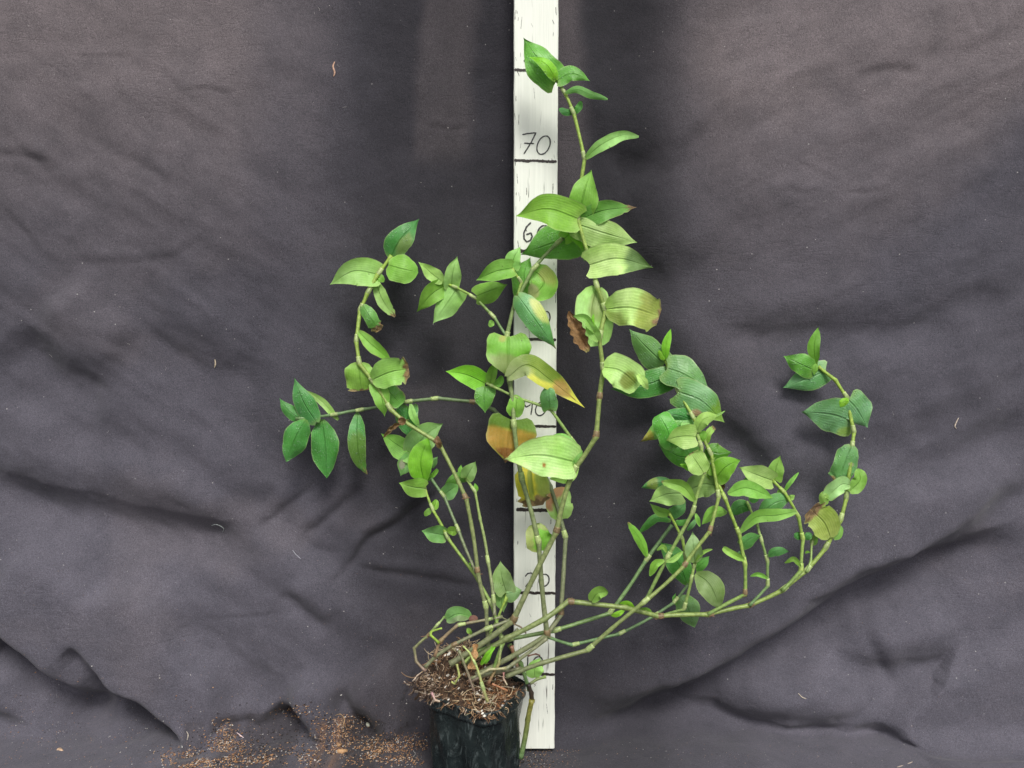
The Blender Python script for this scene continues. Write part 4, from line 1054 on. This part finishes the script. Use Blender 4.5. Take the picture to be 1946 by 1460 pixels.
for i, d in enumerate(LEAVES):
    if i in big:
        mb = MB(); f = build_leaf(mb, d, i)
        props = {}
        if d['kind'] == 'brown': props['label'] = 'shrivelled brown leaf'
        if d['kind'] == 'yellow': props['label'] = 'yellowing leaf with brown patches'
        mb.build('leaf', {'up': M_UP, 'un': M_UN, 'dry': M_DRY}[f], STEMS[d['key']][0], **props)
    else:
        f = KIND[d['kind']][1] if not d.get('face') else d['face']; build_leaf(tiny[f], d, i)
allt = MB()
for f in ('up', 'un', 'dry'):
    t_ = tiny[f]; n = len(allt.v); allt.v += t_.v; allt.c += t_.c; allt.uv += t_.uv; allt.f += [tuple(i + n for i in q) for q in t_.f]
allt.build('small_leaves', M_UN, plant, kind='stuff')

# ------------------------------------------------------------------ a dead leaf standing in the pot
dl = MB(); P = []; C = []
for i in range(12):
    s = i / 11; row = []
    for j in range(7):
        u = -1 + j / 3; wv = (8 + 3 * sin(s * 14)) * (1 - .25 * s) * (1 if s < .95 else .7)
        row.append(at(897 + 7 * s + u * wv * .9, 1272 - 48 * s, -.098 - .003 * abs(u) + .002 * sin(9 * s + u)))
    P.append(row); C.append([(.42, .25, .11)] * 7)
dl.grid(P, C); dl.build('dead_leaf', M_DRY, label='tan dead leaf stuck upright in the potting mix', category='dead leaf')

# ------------------------------------------------------------------ spilled potting mix and lint on the cloth
def surf(px, py):
    """the spot of the cloth seen at a picture point"""
    o = np.array([0, -CAM_D, CAM_H]); p = at(px, py, 0.0); d = p - o
    lo = None
    tree = surf.tree
    h = tree.ray_cast(Vector(o), Vector(d).normalized())
    return None if h[0] is None else (np.array(h[0]), np.array(h[1]))
from mathutils.bvhtree import BVHTree
bd = bpy.data.objects['backdrop'].data
surf.tree = BVHTree.FromPolygons([v.co for v in bd.vertices], [tuple(p.vertices) for p in bd.polygons])
deb = MB()
WHT = [(.62, .60, .56), (.5, .47, .42), (.7, .68, .64)]; TAN = [(.44, .23, .10), (.52, .30, .15), (.36, .18, .08), (.56, .38, .22), (.27, .14, .07)]; DRK = [(.02, .014, .011), (.035, .024, .018), (.012, .009, .008)]
def put(px, py, kind, size):
    q = surf(px, py)
    if q is None: return
    p, n = q
    if n[1] > 0: n = -n
    p = p + n * size * .25
    if kind != 'fibre': size = min(size, .0013) * (.75 if py > 1340 else 1)
    if kind == 'grain': chunk(deb, p, size, random.choice(WHT if random.random() < .28 else TAN), .7)
    elif kind == 'dark': chunk(deb, p, size, random.choice(DRK), .7)
    elif kind == 'tan': size = min(size, .0011); chunk(deb, p, size, random.choice(TAN), .6)
    elif kind == 'fibre':
        t = np.cross(n, np.array([random.uniform(-1, 1), random.uniform(-1, 1), random.uniform(-1, 1)])); t /= np.linalg.norm(t) + 1e-9
        fibre(deb, p + n * .0004, size, .00022 + .00012 * random.random(), random.choice(TAN + WHT[:1]), curl=.9, dirn=t, seg=3, n=4)
def g2(cx, cy, sx, sy): return random.gauss(cx, sx), random.gauss(cy, sy)
# dust over the lower cloth, thickening to the foot
for _ in range(1500):
    px = random.uniform(0, 805); py = 1460 - abs(random.gauss(0, 62)) ; put(px, py, random.choice(['grain', 'grain', 'fibre', 'dark']), random.uniform(.0002, .0007) if random.random() < .85 else .0011)
for _ in range(900):
    px = random.uniform(0, 1946); py = 1460 - random.random() ** 1.6 * 420; put(px, py, 'grain', random.uniform(.00015, .00038))
for _ in range(170):
    px = random.uniform(1060, 1560); py = 1432 + random.gauss(0, 11); put(px, py, random.choice(['grain', 'fibre', 'dark']), random.uniform(.0002, .0007))
for _ in range(260):
    px = random.uniform(985, 1110) ; py = random.uniform(1424, 1460); put(px, py, random.choice(['tan', 'dark', 'grain', 'fibre']), random.uniform(.0003, .0010))
CL = [(710, 1428, 26, 12, 260), (760, 1412, 35, 10, 170), (640, 1395, 16, 16, 120), (655, 1372, 26, 8, 70), (430, 1425, 20, 16, 210), (370, 1448, 25, 8, 200), (425, 1400, 10, 18, 90), (510, 1447, 8, 8, 70), (600, 1440, 40, 10, 160), (330, 1440, 30, 10, 90), (780, 1440, 25, 8, 130), (470, 1450, 30, 8, 120), (560, 1350, 20, 8, 40)]
for cx, cy, sx, sy, n in CL:
    for _ in range(int(n * 2.8)):
        x, y = g2(cx, cy, sx * 1.1, sy)
        if y < 1462 and x < 812: put(x, y, random.choice(['fibre', 'fibre', 'tan', 'tan', 'grain', 'dark']), random.uniform(.0003, .0010) if random.random() < .55 else random.uniform(.0015, .005))
for cx, cy, sx, sy, n in ((460, 1410, 60, 20, 260), (600, 1405, 60, 20, 260), (700, 1400, 45, 18, 200), (540, 1440, 120, 12, 260), (1010, 1445, 25, 10, 150)):
    for _ in range(n):
        x, y = g2(cx, cy, sx, sy)
        if y < 1462 and x < 1100: put(x, y, 'dark', random.uniform(.0005, .0016))
for _ in range(60): x, y = g2(610, 1425, 130, 22); put(x, min(y, 1458), 'grain', random.uniform(.0008, .0018))
deb.build('soil_debris', M_BIT, smooth=False, kind='stuff', label='spilled potting mix, bark crumbs and white perlite strewn along the foot of the fabric')

# pale lint caught on the hanging cloth
lint = MB()
for _ in range(300):
    px = random.uniform(0, 1946); py = random.uniform(0, 1460)
    if 970 < px < 1064: continue
    q = surf(px, py)
    if q is None: continue
    p, n = q; t = np.cross(n, np.array([random.uniform(-1, 1), .2, random.uniform(-1, 1)])); t /= np.linalg.norm(t) + 1e-9
    col = random.choice([(.5, .47, .45), (.36, .33, .32), (.6, .57, .52), (.26, .24, .25)])
    if random.random() < .55: chunk(lint, p, random.uniform(.0002, .0005), col)
    else: fibre(lint, p + n * .0003 * (1 if n[1] < 0 else -1), random.uniform(.001, .006), .00012, col, curl=.8, dirn=t, seg=3, n=5)
lint.build('lint', M_BIT, kind='stuff', label='pale specks and hairs of lint stuck to the black fabric')

# single bits one can point to
def bit(name, label, cat, pts, wd, col, group=None, flat=.35):
    """a small dry flake or straw lying on the cloth, built round its own centre line"""
    W_ = []
    for (x, y) in pts:
        q = surf(x, y); 
        if q is None: return
        p, n = q; n = -n if n[1] > 0 else n; W_.append(p + n * .0008)
    W_ = catmull(W_, 5); n = len(W_); base = W_[0].copy(); mb = MB()
    rad = [wd / 2 * (.6 if wd > 6 else .4) / 1000 * (.35 + .65 * sin(pi * (i + .6) / (n + .2))) for i in range(n)]
    mb.tube([p - base for p in W_], rad, [tuple(c * random.uniform(.85, 1.1) for c in col)] * n, seg=7)
    o = mb.build(name, M_DRY, label=label, category=cat); o.location = base
    if group: o['group'] = group
bit('dry_petal', 'tiny tan dried petal stuck high on the fabric left of the board', 'dried petal', [(636, 118), (633, 127), (636, 138), (634, 146)], 5.5, (.55, .42, .30))
bit('dry_husk', 'small cream husk stuck on the fabric below the left folds of the middle height', 'husk', [(409, 683), (410, 691), (408, 699)], 4, (.6, .52, .38))
bit('straw', 'short tan straw stuck to the fabric right of the far right shoot', 'straw', [(1821, 794), (1817, 802), (1814, 810), (1817, 815)], 3.5, (.60, .48, .38))
bit('straw', 'pale straw lying at the very bottom right of the fabric', 'straw', [(1705, 1459), (1720, 1453), (1734, 1449)], 3.5, (.55, .45, .33))
bit('straw', 'pale straw on the lower right fabric between the two long folds', 'straw', [(1517, 1318), (1524, 1325), (1532, 1328)], 3, (.6, .52, .42))
bit('straw', 'curled white straw on the fabric above the debris at lower left', 'straw', [(355, 1390), (358, 1397), (356, 1407)], 3, (.5, .47, .42))
bit('straw', 'curly pale straw left of the dark crease in the middle left fabric', 'straw', [(402, 998), (412, 996), (425, 1003), (424, 1011)], 2.6, (.34, .32, .30))
bit('straw', 'pale straw beside the crumpled crease left of the leafy stems', 'straw', [(556, 1046), (562, 1054), (572, 1063)], 3, (.34, .33, .33))
bit('straw', 'short pale straw lying in the debris left of the pot', 'straw', [(450, 1393), (456, 1398), (463, 1403)], 3.2, (.68, .62, .55))
bit('root_shred', 'long hooked tan root shred arching out of the debris left of the pot', 'root shred', [(636, 1360), (647, 1358), (654, 1368), (651, 1382), (653, 1393)], 2.6, (.42, .28, .17))
bit('bark_chip', 'flat tan bark chip in the debris left of the pot, larger of the two', 'bark chip', [(641, 1427), (650, 1429), (660, 1426)], 15, (.42, .26, .14), 'bark chips in the debris')
bit('bark_chip', 'small round brown bark chip just above the larger flat one', 'bark chip', [(640, 1418), (644, 1416), (648, 1415)], 9, (.30, .17, .09), 'bark chips in the debris')
bit('bark_chip', 'lone tan bark chip at the lower left edge of the debris', 'bark chip', [(108, 1426), (113, 1424), (119, 1427)], 9, (.5, .34, .22), 'bark chips in the debris')
bit('pebble', 'white perlite pebble lying on the fabric left of the pot', 'pebble', [(697, 1374), (700, 1378), (702, 1381)], 8, (.72, .72, .62))
